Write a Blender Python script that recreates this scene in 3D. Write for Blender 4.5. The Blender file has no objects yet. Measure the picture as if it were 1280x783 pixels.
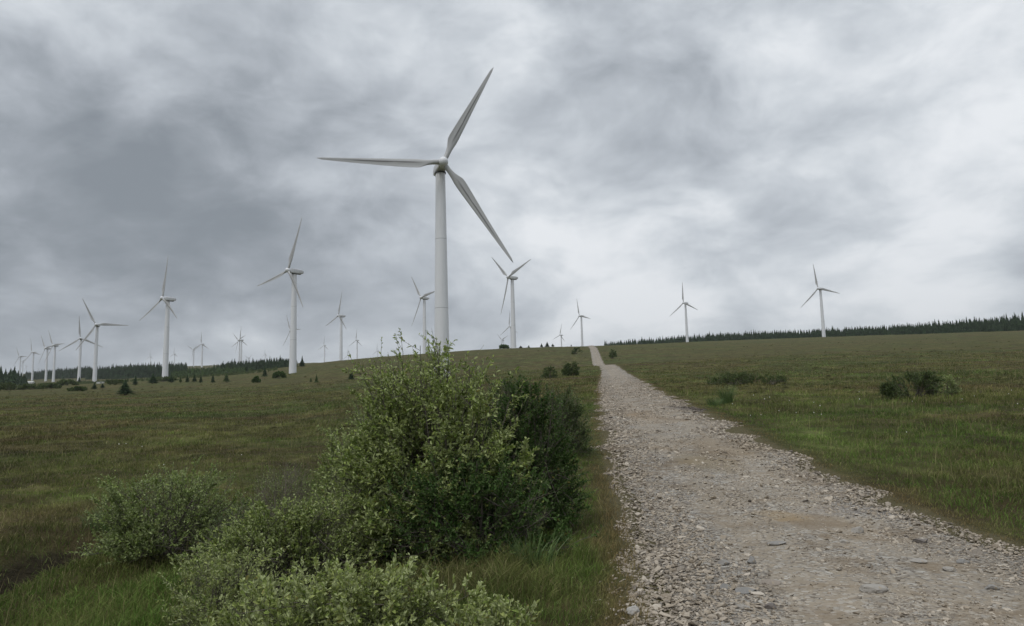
import bpy, bmesh, math, random
import numpy as np
from mathutils import Vector, Matrix, Euler

# ------------------------------------------------------------------ camera
sc = bpy.context.scene
C = bpy.context.collection
F = 940.0; CX, CY = 640.0, 391.5
PITCH = math.radians(7.6); ROLL = math.radians(-1.2)
CAM = np.array([0.0, 0.0, 1.6])
cd = bpy.data.cameras.new('camera'); cam = bpy.data.objects.new('camera', cd); C.objects.link(cam)
cd.sensor_width = 36; cd.lens = 36 * F / 1280; cd.clip_start = 0.1; cd.clip_end = 40000
cam.matrix_world = Matrix.Translation(CAM.tolist()) @ Matrix.Rotation(math.pi/2 + PITCH, 4, 'X') @ Matrix.Rotation(ROLL, 4, 'Z')
sc.camera = cam
f0 = np.array([0, math.cos(PITCH), math.sin(PITCH)]); u0 = np.array([0, -math.sin(PITCH), math.cos(PITCH)]); r0_ = np.array([1., 0, 0])
RR = math.cos(ROLL)*r0_ + math.sin(ROLL)*u0; UU = -math.sin(ROLL)*r0_ + math.cos(ROLL)*u0
def ray(x, y):
    return f0 + (x-CX)/F*RR - (y-CY)/F*UU
def at_depth(x, y, Y):
    d = ray(x, y); return CAM + d*(Y/d[1])

# ------------------------------------------------------------------ view, world, sun
sc.view_settings.view_transform = 'Standard'; sc.view_settings.look = 'None'
sc.view_settings.exposure = 0.0; sc.view_settings.gamma = 1; sc.view_settings.use_curve_mapping = False
sc.cycles.use_denoising = True
sc.cycles.max_bounces = 6; sc.cycles.diffuse_bounces = 3; sc.cycles.transmission_bounces = 3
sc.cycles.volume_bounces = 0; sc.cycles.transparent_max_bounces = 8
SUN_EL, SUN_AZ = math.radians(58), math.radians(215)      # azimuth clockwise from +Y

class NT:
    """small wrapper that writes node trees"""
    def __init__(s, tree): s.t = tree; s.n = tree.nodes; s.l = tree.links
    def new(s, typ, **kw):
        nd = s.n.new(typ)
        for k, v in kw.items(): setattr(nd, k, v)
        return nd
    def put(s, sock, v):
        if isinstance(v, bpy.types.NodeSocket): s.l.new(v, sock)
        elif v is not None:
            if hasattr(sock.default_value, '__len__') and not hasattr(v, '__len__'): v = [v]*len(sock.default_value)
            if hasattr(sock.default_value, '__len__') and len(sock.default_value) == 4 and len(v) == 3: v = tuple(v)+(1,)
            sock.default_value = v
    def math(s, op, a, b=None, c=None, clamp=False):
        nd = s.new('ShaderNodeMath', operation=op, use_clamp=clamp)
        s.put(nd.inputs[0], a)
        if b is not None: s.put(nd.inputs[1], b)
        if c is not None: s.put(nd.inputs[2], c)
        return nd.outputs[0]
    def vmath(s, op, a, b=None):
        nd = s.new('ShaderNodeVectorMath', operation=op)
        s.put(nd.inputs[0], a)
        if b is not None:
            s.put(nd.inputs['Scale'] if op == 'SCALE' else nd.inputs[1], b)
        return nd.outputs['Value'] if op in ('DOT_PRODUCT', 'LENGTH') else nd.outputs[0]
    def noise(s, vec, scale, detail=4, rough=.55, dist=0, col=False, lac=2.0):
        nd = s.new('ShaderNodeTexNoise'); s.put(nd.inputs['Vector'], vec)
        s.put(nd.inputs['Scale'], scale); s.put(nd.inputs['Detail'], detail); s.put(nd.inputs['Roughness'], rough); s.put(nd.inputs['Distortion'], dist); s.put(nd.inputs['Lacunarity'], lac)
        return nd.outputs['Color'] if col else nd.outputs['Fac']
    def smooth(s, v, a, b, lo=0., hi=1.):
        nd = s.new('ShaderNodeMapRange', interpolation_type='SMOOTHSTEP'); s.put(nd.inputs[0], v)
        nd.inputs[1].default_value = a; nd.inputs[2].default_value = b; nd.inputs[3].default_value = lo; nd.inputs[4].default_value = hi
        return nd.outputs[0]
    def mix(s, fac, a, b, mode='MIX'):
        nd = s.new('ShaderNodeMix', data_type='RGBA', blend_type=mode)
        s.put(nd.inputs[0], fac); s.put(nd.inputs[6], a); s.put(nd.inputs[7], b)
        return nd.outputs[2]

w = bpy.data.worlds.new('World'); sc.world = w; w.use_nodes = True
T = NT(w.node_tree); T.n.clear()
gen = T.new('ShaderNodeTexCoord').outputs['Generated']
sep = T.new('ShaderNodeSeparateXYZ'); T.l.new(gen, sep.inputs[0])
zc = T.math('ADD', T.math('MAXIMUM', sep.outputs['Z'], 0.0), 0.16)
comb = T.new('ShaderNodeCombineXYZ')
T.put(comb.inputs[0], T.math('DIVIDE', sep.outputs['X'], zc)); T.put(comb.inputs[1], T.math('DIVIDE', sep.outputs['Y'], zc)); comb.inputs[2].default_value = 3.7
deck = comb.outputs[0]
sq = T.new('ShaderNodeMapping'); sq.inputs['Scale'].default_value = (1, 1, 1.7); T.l.new(gen, sq.inputs[0]); vv = sq.outputs[0]
wob = T.vmath('ADD', vv, T.vmath('SCALE', T.vmath('SUBTRACT', T.noise(vv, 3.0, 3, .5, 0, col=True), (.5, .5, .5)), .22))
n_big = T.noise(wob, 3.0, 6, .5, .3)
n_mid = T.noise(wob, 6.5, 10, .56, .15)
n_fin = T.noise(deck, 3.0, 8, .6, .2)
bil = T.math('SUBTRACT', 1.0, T.math('MULTIPLY', T.math('ABSOLUTE', T.math('SUBTRACT', T.noise(wob, 5.0, 9, .52, .1), .5)), 5.0))
warp = T.vmath('SCALE', T.vmath('SUBTRACT', T.noise(vv, 4.2, 9, .55, .2, col=True), (.5, .5, .5)), 0.34)
dirw = T.vmath('NORMALIZE', T.vmath('ADD', gen, warp))
acc = T.math('ADD', T.math('MULTIPLY', T.math('SUBTRACT', n_big, .5), 0.9), T.math('MULTIPLY', T.math('SUBTRACT', n_mid, .5), 1.1))
acc = T.math('ADD', acc, T.math('ADD', T.math('MULTIPLY', T.math('SUBTRACT', n_fin, .5), .30), T.math('MULTIPLY', T.math('SUBTRACT', bil, .55), -.14)))
# the banks of thick and thin cloud seen that day: direction, radius, brightness
BANKS = [(600, 30, 60, .42), (470, 90, 90, .06), (1240, 80, 110, .36), (1120, 190, 130, .30), (740, 350, 90, .52), (850, 335, 60, .3), (1215, 340, 100, .5),
         (1000, 120, 110, .12), (60, 60, 180, .04), (340, 40, 120, .10), (90, 330, 170, -.34), (250, 300, 150, -.14), (175, 130, 80, -.16), (330, 350, 110, -.22), (240, 190, 130, -.12),
         (770, 110, 110, .10), (60, 400, 120, -.10), (720, 250, 80, -.14), (930, 290, 80, -.14), (1245, 225, 55, -.26), (640, 400, 160, .20), (900, 400, 160, .22),
         (1150, 400, 150, .12), (330, 420, 120, .10), (60, 440, 70, .20), (220, 430, 80, .24), (500, 300, 110, .05), (860, 180, 80, -.05)]
for x, y, r, a in BANKS:
    d = ray(x, y); d = d/np.linalg.norm(d); k = 1.6/(r/F)**2
    e = T.math('EXPONENT', T.math('MULTIPLY', T.math('SUBTRACT', T.vmath('DOT_PRODUCT', dirw, tuple(d)), 1.0), k))
    acc = T.math('ADD', acc, T.math('MULTIPLY', e, a*.78))
ramp = T.new('ShaderNodeValToRGB'); T.l.new(T.math('ADD', acc, .5), ramp.inputs[0])
cr = ramp.color_ramp; cr.interpolation = 'B_SPLINE'
pts = [(0.0, (.215, .245, .278)), (.25, (.325, .357, .398)), (.5, (.500, .540, .590)), (.75, (.70, .745, .79)), (1.0, (.93, .955, .985))]
cr.elements[0].position = 0; cr.elements[0].color = pts[0][1]+(1,); cr.elements[1].position = 1; cr.elements[1].color = pts[-1][1]+(1,)
for p, c in pts[1:-1]:
    e = cr.elements.new(p); e.color = c+(1,)
sky = T.new('ShaderNodeTexSky', sky_type='NISHITA'); sky.sun_disc = False; sky.sun_elevation = SUN_EL; sky.sun_rotation = SUN_AZ
skyc = T.vmath('SCALE', sky.outputs[0], 0.08)
# overcast sky: clearly brighter towards the zenith
zen = T.smooth(sep.outputs['Z'], .50, .92, 1.0, 2.2)
col = T.mix(1.0, T.mix(.97, skyc, ramp.outputs[0]), zen, 'MULTIPLY')
bg = T.new('ShaderNodeBackground'); T.put(bg.inputs[0], col); bg.inputs[1].default_value = 1.0
out = T.new('ShaderNodeOutputWorld'); T.l.new(bg.outputs[0], out.inputs[0])

sl = bpy.data.lights.new('sun', 'SUN'); sun = bpy.data.objects.new('sun', sl); C.objects.link(sun)
sl.energy = 1.3; sl.angle = math.radians(25); sl.color = (1, .97, .92)
sd = Vector((math.sin(SUN_AZ)*math.cos(SUN_EL), math.cos(SUN_AZ)*math.cos(SUN_EL), math.sin(SUN_EL)))
sun.rotation_euler = sd.to_track_quat('Z', 'Y').to_euler()

# ------------------------------------------------------------------ helpers
def tag(o, label=None, cat=None, group=None, kind=None):
    if label: o['label'] = label
    if cat: o['category'] = cat
    if group: o['group'] = group
    if kind: o['kind'] = kind
    return o
def empty(name, loc, label, cat, group=None, rz=0, s=1):
    o = bpy.data.objects.new(name, None); C.objects.link(o); o.location = Vector([float(v) for v in loc]); o.rotation_euler = (0, 0, rz); o.scale = (s, s, s)
    o.empty_display_size = .5
    return tag(o, label, cat, group)
def mesh(name, V, faces, mats, parent=None, smooth=False, attrs=None):
    """V (n,3); faces: list of (int array (m,k), material index)"""
    V = np.asarray(V, dtype=np.float32).reshape(-1, 3)
    me = bpy.data.meshes.new(name)
    loops = []; starts = []; tot = []; mi = []; off = 0
    for Fa, m in faces:
        Fa = np.asarray(Fa, dtype=np.int32)
        if Fa.size == 0: continue
        n, k = Fa.shape
        loops.append(Fa.ravel()); starts.append(off + np.arange(n)*k); tot.append(np.full(n, k)); mi.append(np.full(n, m)); off += n*k
    loops = np.concatenate(loops); starts = np.concatenate(starts); mi = np.concatenate(mi)
    me.vertices.add(len(V)); me.vertices.foreach_set('co', V.ravel())
    me.loops.add(len(loops)); me.loops.foreach_set('vertex_index', loops.astype(np.int32))
    me.polygons.add(len(starts)); me.polygons.foreach_set('loop_start', starts.astype(np.int32))
    me.polygons.foreach_set('material_index', mi.astype(np.int32))
    me.polygons.foreach_set('use_smooth', np.full(len(starts), smooth))
    if attrs:
        for k, v in attrs.items():
            a = me.attributes.new(k, 'FLOAT', 'POINT'); a.data.foreach_set('value', np.asarray(v, dtype=np.float32))
    me.update(calc_edges=True); me.validate()
    for m in (mats if isinstance(mats, (list, tuple)) else [mats]): me.materials.append(m)
    o = bpy.data.objects.new(name, me); C.objects.link(o)
    if parent: o.parent = parent
    return o
def blur1(a, s, ax):
    k = int(3*s)+1; x = np.arange(-k, k+1); g = np.exp(-x*x/(2*s*s)); g /= g.sum()
    pad = [(0, 0)]*a.ndim; pad[ax] = (k, k); p = np.pad(a, pad, mode='edge')
    return np.apply_along_axis(lambda v: np.convolve(v, g, 'valid'), ax, p)
def sst(a, b, x):
    t = np.clip((x-a)/(b-a), 0, 1); return t*t*(3-2*t)
_rg = np.random.default_rng(5); _tab = _rg.random((512, 512))
def vnoise(x, y):
    xi = np.floor(x).astype(int); yi = np.floor(y).astype(int); fx = x-xi; fy = y-yi
    fx = fx*fx*(3-2*fx); fy = fy*fy*(3-2*fy)
    g = lambda i, j: _tab[i & 511, j & 511]
    return (g(xi, yi)*(1-fx)+g(xi+1, yi)*fx)*(1-fy)+(g(xi, yi+1)*(1-fx)+g(xi+1, yi+1)*fx)*fy - .5
def fbm(x, y, o=4):
    s = 0; a = 1
    for i in range(o):
        s = s + a*vnoise(x+17*i, y-31*i); x = x*2.03; y = y*2.03; a *= .5
    return s

# ------------------------------------------------------------------ terrain
COLS = [-400, 0, 120, 204, 300, 363, 400, 480, 560, 640, 735, 860, 1031, 1280, 1700]
ROWS = {
 20:  [-.10]*9 + [-.06] + [-.0375]*5,
 31:  [-.045]*8 + [-.03, -.012, .0, .0, .0, .0, .0],
 60:  [.0, .0, .0, .0, .0, .0, .002, .008, .016, .024, .030, .030, .031, .031, .031],
 115: [.02, .02, .02, .02, .022, .024, .026, .032, .038, .043, .0465, .047, .050, .051, .052],
 200: [.035, .035, .035, .035, .036, .038, .040, .0435, .047, .051, .0555, .060, .065, .067, .069],
 250: [.040, .040, .040, .040, .042, .045, .047, .051, .055, .0575, .0565, .066, .072, .075, .078],
 436: [.046, .046, .048, .050, .054, .0572, .063, .073, .078, .081, .0800, .081, .083, .087, .090],
 600: [.049, .049, .051, .0545, .060, .067, .0723, .0790, .083, .0865, .0868, .087, .089, .093, .096],
 760: [.050, .050, .052, .055, .0605, .0675, .0720, .0785, .0825, .086, .0865, .0888, .091, .0953, .098],
 920: [.051, .051, .053, .0555, .061, .068, .0715, .077, .082, .084, .084, .0897, .0923, .0950, .098],
 1250:[.052, .052, .056, .059, .064, .069, .0710, .074, .078, .080, .081, .0885, .0910, .0935, .096],
 2000:[.058, .058, .064, .067, .0715, .0715, .0715, .072, .072, .072, .073, .082, .085, .088, .09],
 4000:[.065, .065, .070, .0715, .072, .072, .072, .072, .073, .073, .072, .075, .075, .075, .075],
 9000:[.045]*15}
_lz = np.linspace(math.log(14), math.log(9500), 260); _px = np.arange(-400, 1701, 15.0)
_rk = sorted(ROWS); _tabE = np.zeros((len(_lz), len(_px)))
_rows = np.array([np.interp(_px, COLS, ROWS[k]) for k in _rk])
for j in range(len(_px)): _tabE[:, j] = np.interp(_lz, np.log(_rk), _rows[:, j])
_tabE = blur1(blur1(_tabE, 2.6, 0), 1.6, 1)
def table_h(X, Y):
    Yc = np.clip(Y, 14.5, 9400)
    a = (np.log(Yc)-_lz[0])/(_lz[1]-_lz[0]); b = (np.clip(640+F*X/Yc, -399, 1699)+400)/15
    a = np.clip(a, 0, len(_lz)-1.001); b = np.clip(b, 0, len(_px)-1.001)
    i = a.astype(int); j = b.astype(int); fa = a-i; fb = b-j
    e = (_tabE[i, j]*(1-fb)+_tabE[i, j+1]*fb)*(1-fa)+(_tabE[i+1, j]*(1-fb)+_tabE[i+1, j+1]*fb)*fa
    return 1.6+e*Yc
_hy = np.arange(-20, 60, .5)
_hT = blur1(np.interp(_hy, [-20, 0, 9, 13, 19.4, 31, 60], [-.1, 0, 0, .32, .85, 1.6, 3.4]), 3, 0)
_hL = blur1(np.interp(_hy, [-20, 9, 15, 20, 31, 60], [-.75, -.65, -.6, -.4, .2, 1.6]), 4, 0)
# track edges taken at depth Y
_TL = [(-20, .35), (3, .62), (5.6, .90), (8.6, 1.38), (13.1, 1.72), (19.4, 2.35), (31, 3.68), (60, 7.0), (115, 13.4), (160, 18.9), (200, 22.6), (238, 25.6), (500, 51.5), (620, 62)]
_TR = [(-20, 4.6), (3, 4.75), (5.6, 5.1), (8.6, 5.38), (13.1, 5.38), (19.4, 6.0), (31, 7.45), (60, 10.9), (115, 17.9), (160, 23.4), (200, 26.6), (238, 29.5), (500, 56.2), (620, 67)]
_ty = np.arange(-20, 620, .5)
_tl = blur1(np.interp(_ty, *zip(*_TL)), 4, 0); _tr = blur1(np.interp(_ty, *zip(*_TR)), 4, 0)
def tl(Y): return np.interp(Y, _ty, _tl)
def tr(Y): return np.interp(Y, _ty, _tr)
def ditch_x(Y): return -7.4 + .5*np.sin(Y*.35)
def terrain(X, Y, fine=True):
    X = np.asarray(X, float); Y = np.asarray(Y, float)
    hT = np.interp(Y, _hy, _hT); hL = np.interp(Y, _hy, _hL)
    dl = X-tl(Y); dr = X-tr(Y)
    s = sst(-4.6, -.9, dl)
    hn = hL+(hT-hL)*s - .10*sst(.2, 1.4, dr)
    wv = sst(22, 42, Y)
    h = hn*(1-wv)+table_h(X, Y)*wv
    off = np.where(Y < 600, np.clip(np.minimum(-dl, 9e9)*(dl < 0)+dr*(dr > 0), 0, None), 50)
    m = sst(.1, 2.0, off); tus = np.clip(fbm(X*1.1+9, Y*1.1, 2), -.1, 1)
    h = h + 1.0*np.exp(-((Y-188)/20)**2)*np.exp(-((X-24)/26)**2)
    h = h - .80*np.exp(-((X-ditch_x(Y))/.60)**2)*sst(18, 13, Y)*sst(4, 9, Y+0*X)
    r = np.hypot(X, Y)
    if fine:
        h = h + m*(.16*tus*sst(60, 30, r) + .10*fbm(X*.9, Y*.9, 3) + .22*fbm(X*.16, Y*.16, 3)*sst(8, 30, r) + .0011*r*fbm(X*.03, Y*.03, 3)*sst(60, 200, r)*sst(9000, 300, r)**.5)
    return h
def T1(x, y): return float(terrain(np.array([x]), np.array([y]))[0])
def ground_at(x, y, near=4, far=6000):
    """world point of the ground seen at a place of the photograph"""
    d = ray(x, y); Ys = np.geomspace(near, far, 4000); P = CAM[None]+d[None]*(Ys/d[1])[:, None]
    g = terrain(P[:, 0], P[:, 1])-P[:, 2]
    i = np.argmax(g > 0) if (g > 0).any() else int(np.argmax(g))
    p = P[i].copy(); p[2] = T1(p[0], p[1]); return p

def new_mat(name):
    m = bpy.data.materials.new(name); m.use_nodes = True; t = NT(m.node_tree); t.n.clear()
    o = t.new('ShaderNodeOutputMaterial'); b = t.new('ShaderNodeBsdfPrincipled'); t.l.new(b.outputs[0], o.inputs[0])
    return m, t, b, o
def bump(t, b, h, strength, dist):
    nd = t.new('ShaderNodeBump'); nd.inputs['Strength'].default_value = strength; nd.inputs['Distance'].default_value = dist
    t.l.new(h, nd.inputs['Height']); t.l.new(nd.outputs[0], b.inputs['Normal'])

def moor_color(t, pos):
    """grass colours of the moor, patch by patch, shared by the ground sheet and the blades"""
    nA = t.noise(pos, .035, 4, .6, .4); nB = t.noise(pos, .16, 4, .6, .3); nC = t.noise(pos, .9, 4, .6, .2)
    st = t.new('ShaderNodeMapping'); st.inputs['Scale'].default_value = (.35, 1.6, 1); t.l.new(pos, st.inputs[0])
    nS = t.noise(st.outputs[0], .07, 5, .65, .3)
    olive, red, dgreen, bgreen, straw = (.112, .118, .038), (.125, .096, .046), (.075, .112, .030), (.120, .180, .040), (.20, .18, .085)
    c = t.mix(t.smooth(nA, .42, .60), olive, dgreen)
    c = t.mix(t.math('MULTIPLY', t.smooth(nS, .48, .62), .75), c, red)
    c = t.mix(t.math('MULTIPLY', t.smooth(nB, .55, .70), .75), c, bgreen)
    c = t.mix(t.math('MULTIPLY', t.smooth(nC, .56, .72), .40), c, straw)
    v = t.smooth(nC, .28, .68, .55, 1.35)
    v2 = t.smooth(t.noise(pos, .30, 5, .7), .30, .68, .62, 1.32)
    st2 = t.new('ShaderNodeMapping'); st2.inputs['Scale'].default_value = (.5, .16, 1); t.l.new(pos, st2.inputs[0])
    v3 = t.smooth(t.noise(st2.outputs[0], .5, 6, .75), .33, .66, .56, 1.35)
    v2 = t.math('MULTIPLY', v2, v3)
    return t.mix(1.0, t.mix(1.0, c, v, 'MULTIPLY'), v2, 'MULTIPLY')

mG, t, b, _ = new_mat('moor_ground')
pos = t.new('ShaderNodeNewGeometry').outputs['Position']
at = t.new('ShaderNodeAttribute', attribute_name='verge').outputs['Fac']
dt = t.new('ShaderNodeAttribute', attribute_name='peat').outputs['Fac']
c = moor_color(t, pos)
c = t.mix(1.0, t.mix(.36, c, (.105, .078, .040)), (.74, .72, .72), 'MULTIPLY')  # last multiply paints the shade between unmodelled grass blades into the sheet colour
soil = t.mix(t.noise(pos, 7, 5, .65), (.075, .066, .034), (.165, .14, .075))
c = t.mix(t.smooth(t.math('ADD', at, t.math('MULTIPLY', t.math('SUBTRACT', t.noise(pos, 2.5, 4, .6), .5), .7)), .35, .7), c, soil)
c = t.mix(t.smooth(t.math('ADD', dt, t.math('MULTIPLY', t.math('SUBTRACT', t.noise(pos, 3.5, 4, .6), .5), .6)), .35, .75), c, (.034, .028, .016))
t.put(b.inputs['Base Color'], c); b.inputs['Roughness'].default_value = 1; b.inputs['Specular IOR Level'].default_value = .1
hh = t.math('ADD', t.noise(pos, 3.0, 6, .7), t.math('MULTIPLY', t.noise(pos, .35, 5, .7), 2.5))
bump(t, b, hh, .9, .35)

thv = np.radians(np.linspace(-47, 47, 900)); ths = np.radians(np.linspace(47, 313, 130))[1:-1]
th = np.concatenate([thv, ths]); rr = np.concatenate([[0.6], np.geomspace(1.2, 9000, 440)])
TH, R_ = np.meshgrid(th, rr); GX = R_*np.sin(TH); GY = R_*np.cos(TH)
GZ = terrain(GX, GY)
nr, nt = GX.shape
idx = np.arange(nr*nt).reshape(nr, nt); nx = np.roll(idx, -1, axis=1)
quads = np.stack([idx[:-1], idx[1:], nx[1:], nx[:-1]], -1).reshape(-1, 4)[:, ::-1]
V = np.stack([GX, GY, GZ], -1).reshape(-1, 3)
V = np.vstack([V, [[0, 0, T1(0, 0)]]])
cap = np.stack([idx[0], nx[0], np.full(nt, nr*nt)], -1)
dl = V[:, 0]-tl(V[:, 1]); dr = V[:, 0]-tr(V[:, 1])
offd = np.where(dl < 0, -dl, np.where(dr > 0, dr, 0))
vg = np.where(V[:, 1] < 620, np.clip(1-offd/np.where(dl < 0, .35, .75), 0, 1), 0)
pt = np.exp(-((V[:, 0]-ditch_x(V[:, 1])+.1)/.75)**4)*sst(18, 13, V[:, 1])*sst(4, 8, V[:, 1])
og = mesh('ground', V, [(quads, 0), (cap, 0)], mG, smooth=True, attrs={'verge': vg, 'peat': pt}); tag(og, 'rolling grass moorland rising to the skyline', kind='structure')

# ------------------------------------------------------------------ stone track
mT, t, b, _ = new_mat('stone_track')
pos = t.new('ShaderNodeNewGeometry').outputs['Position']
sv = t.new('ShaderNodeAttribute', attribute_name='across').outputs['Fac']
def vor(scale, out, vec=pos, rnd=1):
    nd = t.new('ShaderNodeTexVoronoi'); t.l.new(vec, nd.inputs['Vector']); nd.inputs['Scale'].default_value = scale; nd.inputs['Randomness'].default_value = rnd
    return nd.outputs[out]
wp = t.vmath('ADD', pos, t.vmath('SCALE', t.noise(pos, 9, 3, .6, col=True), .05))
s1 = t.new('ShaderNodeSeparateColor'); t.l.new(vor(24, 'Color', wp), s1.inputs[0])
s2 = t.new('ShaderNodeSeparateColor'); t.l.new(vor(11, 'Color', wp), s2.inputs[0])
stone = t.mix(s1.outputs[0], (.20, .185, .165), (.44, .42, .385))
stone = t.mix(t.math('MULTIPLY', s1.outputs[1], .45), stone, (.35, .29, .22))
stone2 = t.mix(s2.outputs[0], (.22, .205, .185), (.46, .445, .415))
stone = t.mix(t.smooth(s2.outputs[1], .62, .66), stone, stone2)
d1 = vor(24, 'Distance', wp); stone = t.mix(t.smooth(d1, .52, .80), stone, (.11, .095, .08))
dirt = t.mix(t.noise(pos, 30, 5, .7), (.21, .18, .14), (.35, .305, .245))
n1 = t.noise(pos, 1.1, 5, .62, .4)
ruts = t.math('MAXIMUM', t.smooth(t.math('ABSOLUTE', t.math('SUBTRACT', sv, .42)), .30, .05), t.smooth(t.math('ABSOLUTE', t.math('SUBTRACT', sv, -.30)), .30, .05))
mid = t.math('ADD', t.math('MULTIPLY', t.smooth(t.math('ABSOLUTE', t.math('SUBTRACT', sv, .05)), .85, .2), .55), t.math('MULTIPLY', ruts, .45))
dm = t.smooth(t.math('ADD', t.math('MULTIPLY', mid, .40), t.math('MULTIPLY', n1, 1.0)), .60, .86)
c = t.mix(t.math('MULTIPLY', dm, t.smooth(s1.outputs[2], .42, .50, .18, .88)), stone, dirt)
c = t.mix(t.math('MULTIPLY', t.smooth(t.noise(pos, .8, 5, .65, .5), .50, .64), .75), c, (.20, .155, .105))
# ochre stains and a mossy, damp hollow: patches with an outline of their own
def patch(x, y, rx, ry, colr, amt, c):
    p = ground_at(x, y)
    mp = t.new('ShaderNodeMapping'); mp.vector_type = 'POINT'; mp.inputs['Location'].default_value = (-p[0]/rx, -p[1]/ry, 0); mp.inputs['Scale'].default_value = (1/rx, 1/ry, 0)
    t.l.new(wp2, mp.inputs[0])
    return t.mix(t.math('MULTIPLY', t.smooth(t.vmath('LENGTH', mp.outputs[0]), 1.1, .35), amt), c, colr)
wp2 = t.vmath('ADD', pos, t.vmath('SCALE', t.vmath('SUBTRACT', t.noise(pos, 2.2, 4, .65, col=True), (.5, .5, .5)), .9))
c = patch(975, 648, .45, .45, (.33, .245, .14), .55, c)
c = patch(885, 580, .7, 1.6, (.27, .22, .14), .6, c)
c = patch(905, 560, 1.3, 2.2, (.22, .17, .11), .5, c)
c = patch(872, 510, 1.6, 3.5, (.10, .085, .08), .8, c)
c = patch(800, 520, .9, 4.0, (.24, .17, .10), .5, c)
c = patch(1100, 640, 1.2, .7, (.18, .17, .17), .4, c)
c = t.mix(1.0, c, t.math('MULTIPLY_ADD', t.noise(pos, .5, 4, .6), .75, .54), 'MULTIPLY')
c = t.mix(1.0, c, (1.0, .97, .92), 'MULTIPLY')
t.put(b.inputs['Base Color'], c); b.inputs['Roughness'].default_value = .95; b.inputs['Specular IOR Level'].default_value = .2
hgt = t.math('ADD', t.math('MULTIPLY', t.math('SUBTRACT', 1.0, d1), t.math('SUBTRACT', 1.15, dm)), t.math('MULTIPLY', t.noise(pos, 40, 4, .7), .35))
bump(t, b, hgt, 1.0, .03)
ty = np.concatenate([np.linspace(-12, 3, 20)[:-1], np.geomspace(3, 615, 900)])
ss = np.linspace(-1, 1, 41)
L = tl(ty)+.34*fbm(ty*1.1, ty*0+3, 5)*np.clip(ty/12, .8, 2); Rr = tr(ty)+.42*fbm(ty*.9, ty*0+40, 5)*1.2*np.clip(ty/12, .8, 2)
TX = L[:, None]+(Rr-L)[:, None]*(ss[None]+1)/2; TY = np.repeat(ty[:, None], len(ss), 1)
TZ = terrain(TX, TY, fine=True)+.035*(1-np.abs(ss[None])**6)-.03*np.abs(ss[None])**8+np.clip(TY, 0, None)*.0006*(1-np.abs(ss[None])**8)+.035*fbm(TX*.8, TY*.8, 3)*(1-np.abs(ss[None])**4)
TZ += -.02*np.exp(-((ss[None]+.42)/.16)**2)-.02*np.exp(-((ss[None]-.42)/.16)**2)
n, k = TX.shape; ix = np.arange(n*k).reshape(n, k)
q = np.stack([ix[:-1, :-1], ix[:-1, 1:], ix[1:, 1:], ix[1:, :-1]], -1).reshape(-1, 4)
ot = mesh('track', np.stack([TX, TY, TZ], -1), [(q, 0)], mT, smooth=True, attrs={'across': np.repeat(ss[None], n, 0).ravel()})
tag(ot, 'rough pale stone track climbing to the crest of the moor', kind='structure')
_tx = TX; _tz = TZ
def track_z(X, Y):
    s = np.clip((X-np.interp(Y, ty, L))/np.interp(Y, ty, Rr-L)*2-1, -1, 1)
    return terrain(X, Y)+.035*(1-np.abs(s)**6)+np.clip(Y, 0, None)*.0006*(1-np.abs(s)**8)+.035*fbm(X*.8, Y*.8, 3)*(1-np.abs(s)**4)-.02*np.exp(-((s+.42)/.16)**2)-.02*np.exp(-((s-.42)/.16)**2)

# loose stones
mS, t, b, _ = new_mat('loose_stone')
rn = t.new('ShaderNodeNewGeometry').outputs['Random Per Island']
tc = t.new('ShaderNodeNewGeometry').outputs['Position']
cr = t.new('ShaderNodeValToRGB'); t.l.new(rn, cr.inputs[0]); e = cr.color_ramp
e.elements[0].position = 0; e.elements[0].color = (.20, .19, .18, 1); e.elements[1].position = 1; e.elements[1].color = (.48, .455, .415, 1)
for p, cc in ((.25, (.27, .24, .20)), (.45, (.35, .315, .265)), (.6, (.31, .285, .255)), (.8, (.41, .375, .325))):
    x = e.elements.new(p); x.color = cc+(1,)
c = t.mix(1.0, t.mix(1.0, cr.outputs[0], (.95, .885, .80), 'MULTIPLY'), t.math('MULTIPLY_ADD', t.noise(tc, 60, 4, .7), .9, .55), 'MULTIPLY')
t.put(b.inputs['Base Color'], c); b.inputs['Roughness'].default_value = .9; b.inputs['Specular IOR Level'].default_value = .25
bump(t, b, t.noise(tc, 90, 4, .7), .5, .01)
wp2 = t.vmath('ADD', tc, t.vmath('SCALE', t.vmath('SUBTRACT', t.noise(tc, 1.2, 4, .65, col=True), (.5, .5, .5)), 1.6))
c = patch(872, 512, 1.3, 2.6, (.075, .062, .055), .85, c); c = patch(905, 560, 1.3, 2.2, (.22, .17, .11), .4, c)
t.put(b.inputs['Base Color'], c)
bm = bmesh.new(); bmesh.ops.create_icosphere(bm, subdivisions=1, radius=1); IV = np.array([v.co[:] for v in bm.verts]); IF = np.array([[v.index for v in f.verts] for f in bm.faces]); bm.free()
bm = bmesh.new(); bmesh.ops.create_icosphere(bm, subdivisions=3, radius=1); IV3 = np.array([v.co[:] for v in bm.verts]); IF3 = np.array([[v.index for v in f.verts] for f in bm.faces]); bm.free()
def rot_rand(rng, n, tilt=.35):
    a = rng.uniform(0, 2*math.pi, n); tx = rng.normal(0, tilt, n); tyy = rng.normal(0, tilt, n)
    ca, sa = np.cos(a), np.sin(a); cx, sx = np.cos(tx), np.sin(tx); cy, sy = np.cos(tyy), np.sin(tyy); z = np.zeros(n); o = np.ones(n)
    Rz = np.array([[ca, -sa, z], [sa, ca, z], [z, z, o]]).transpose(2, 0, 1); Rx = np.array([[o, z, z], [z, cx, -sx], [z, sx, cx]]).transpose(2, 0, 1); Ry = np.array([[cy, z, sy], [z, o, z], [-sy, z, cy]]).transpose(2, 0, 1)
    return Rz@Rx@Ry
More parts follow.
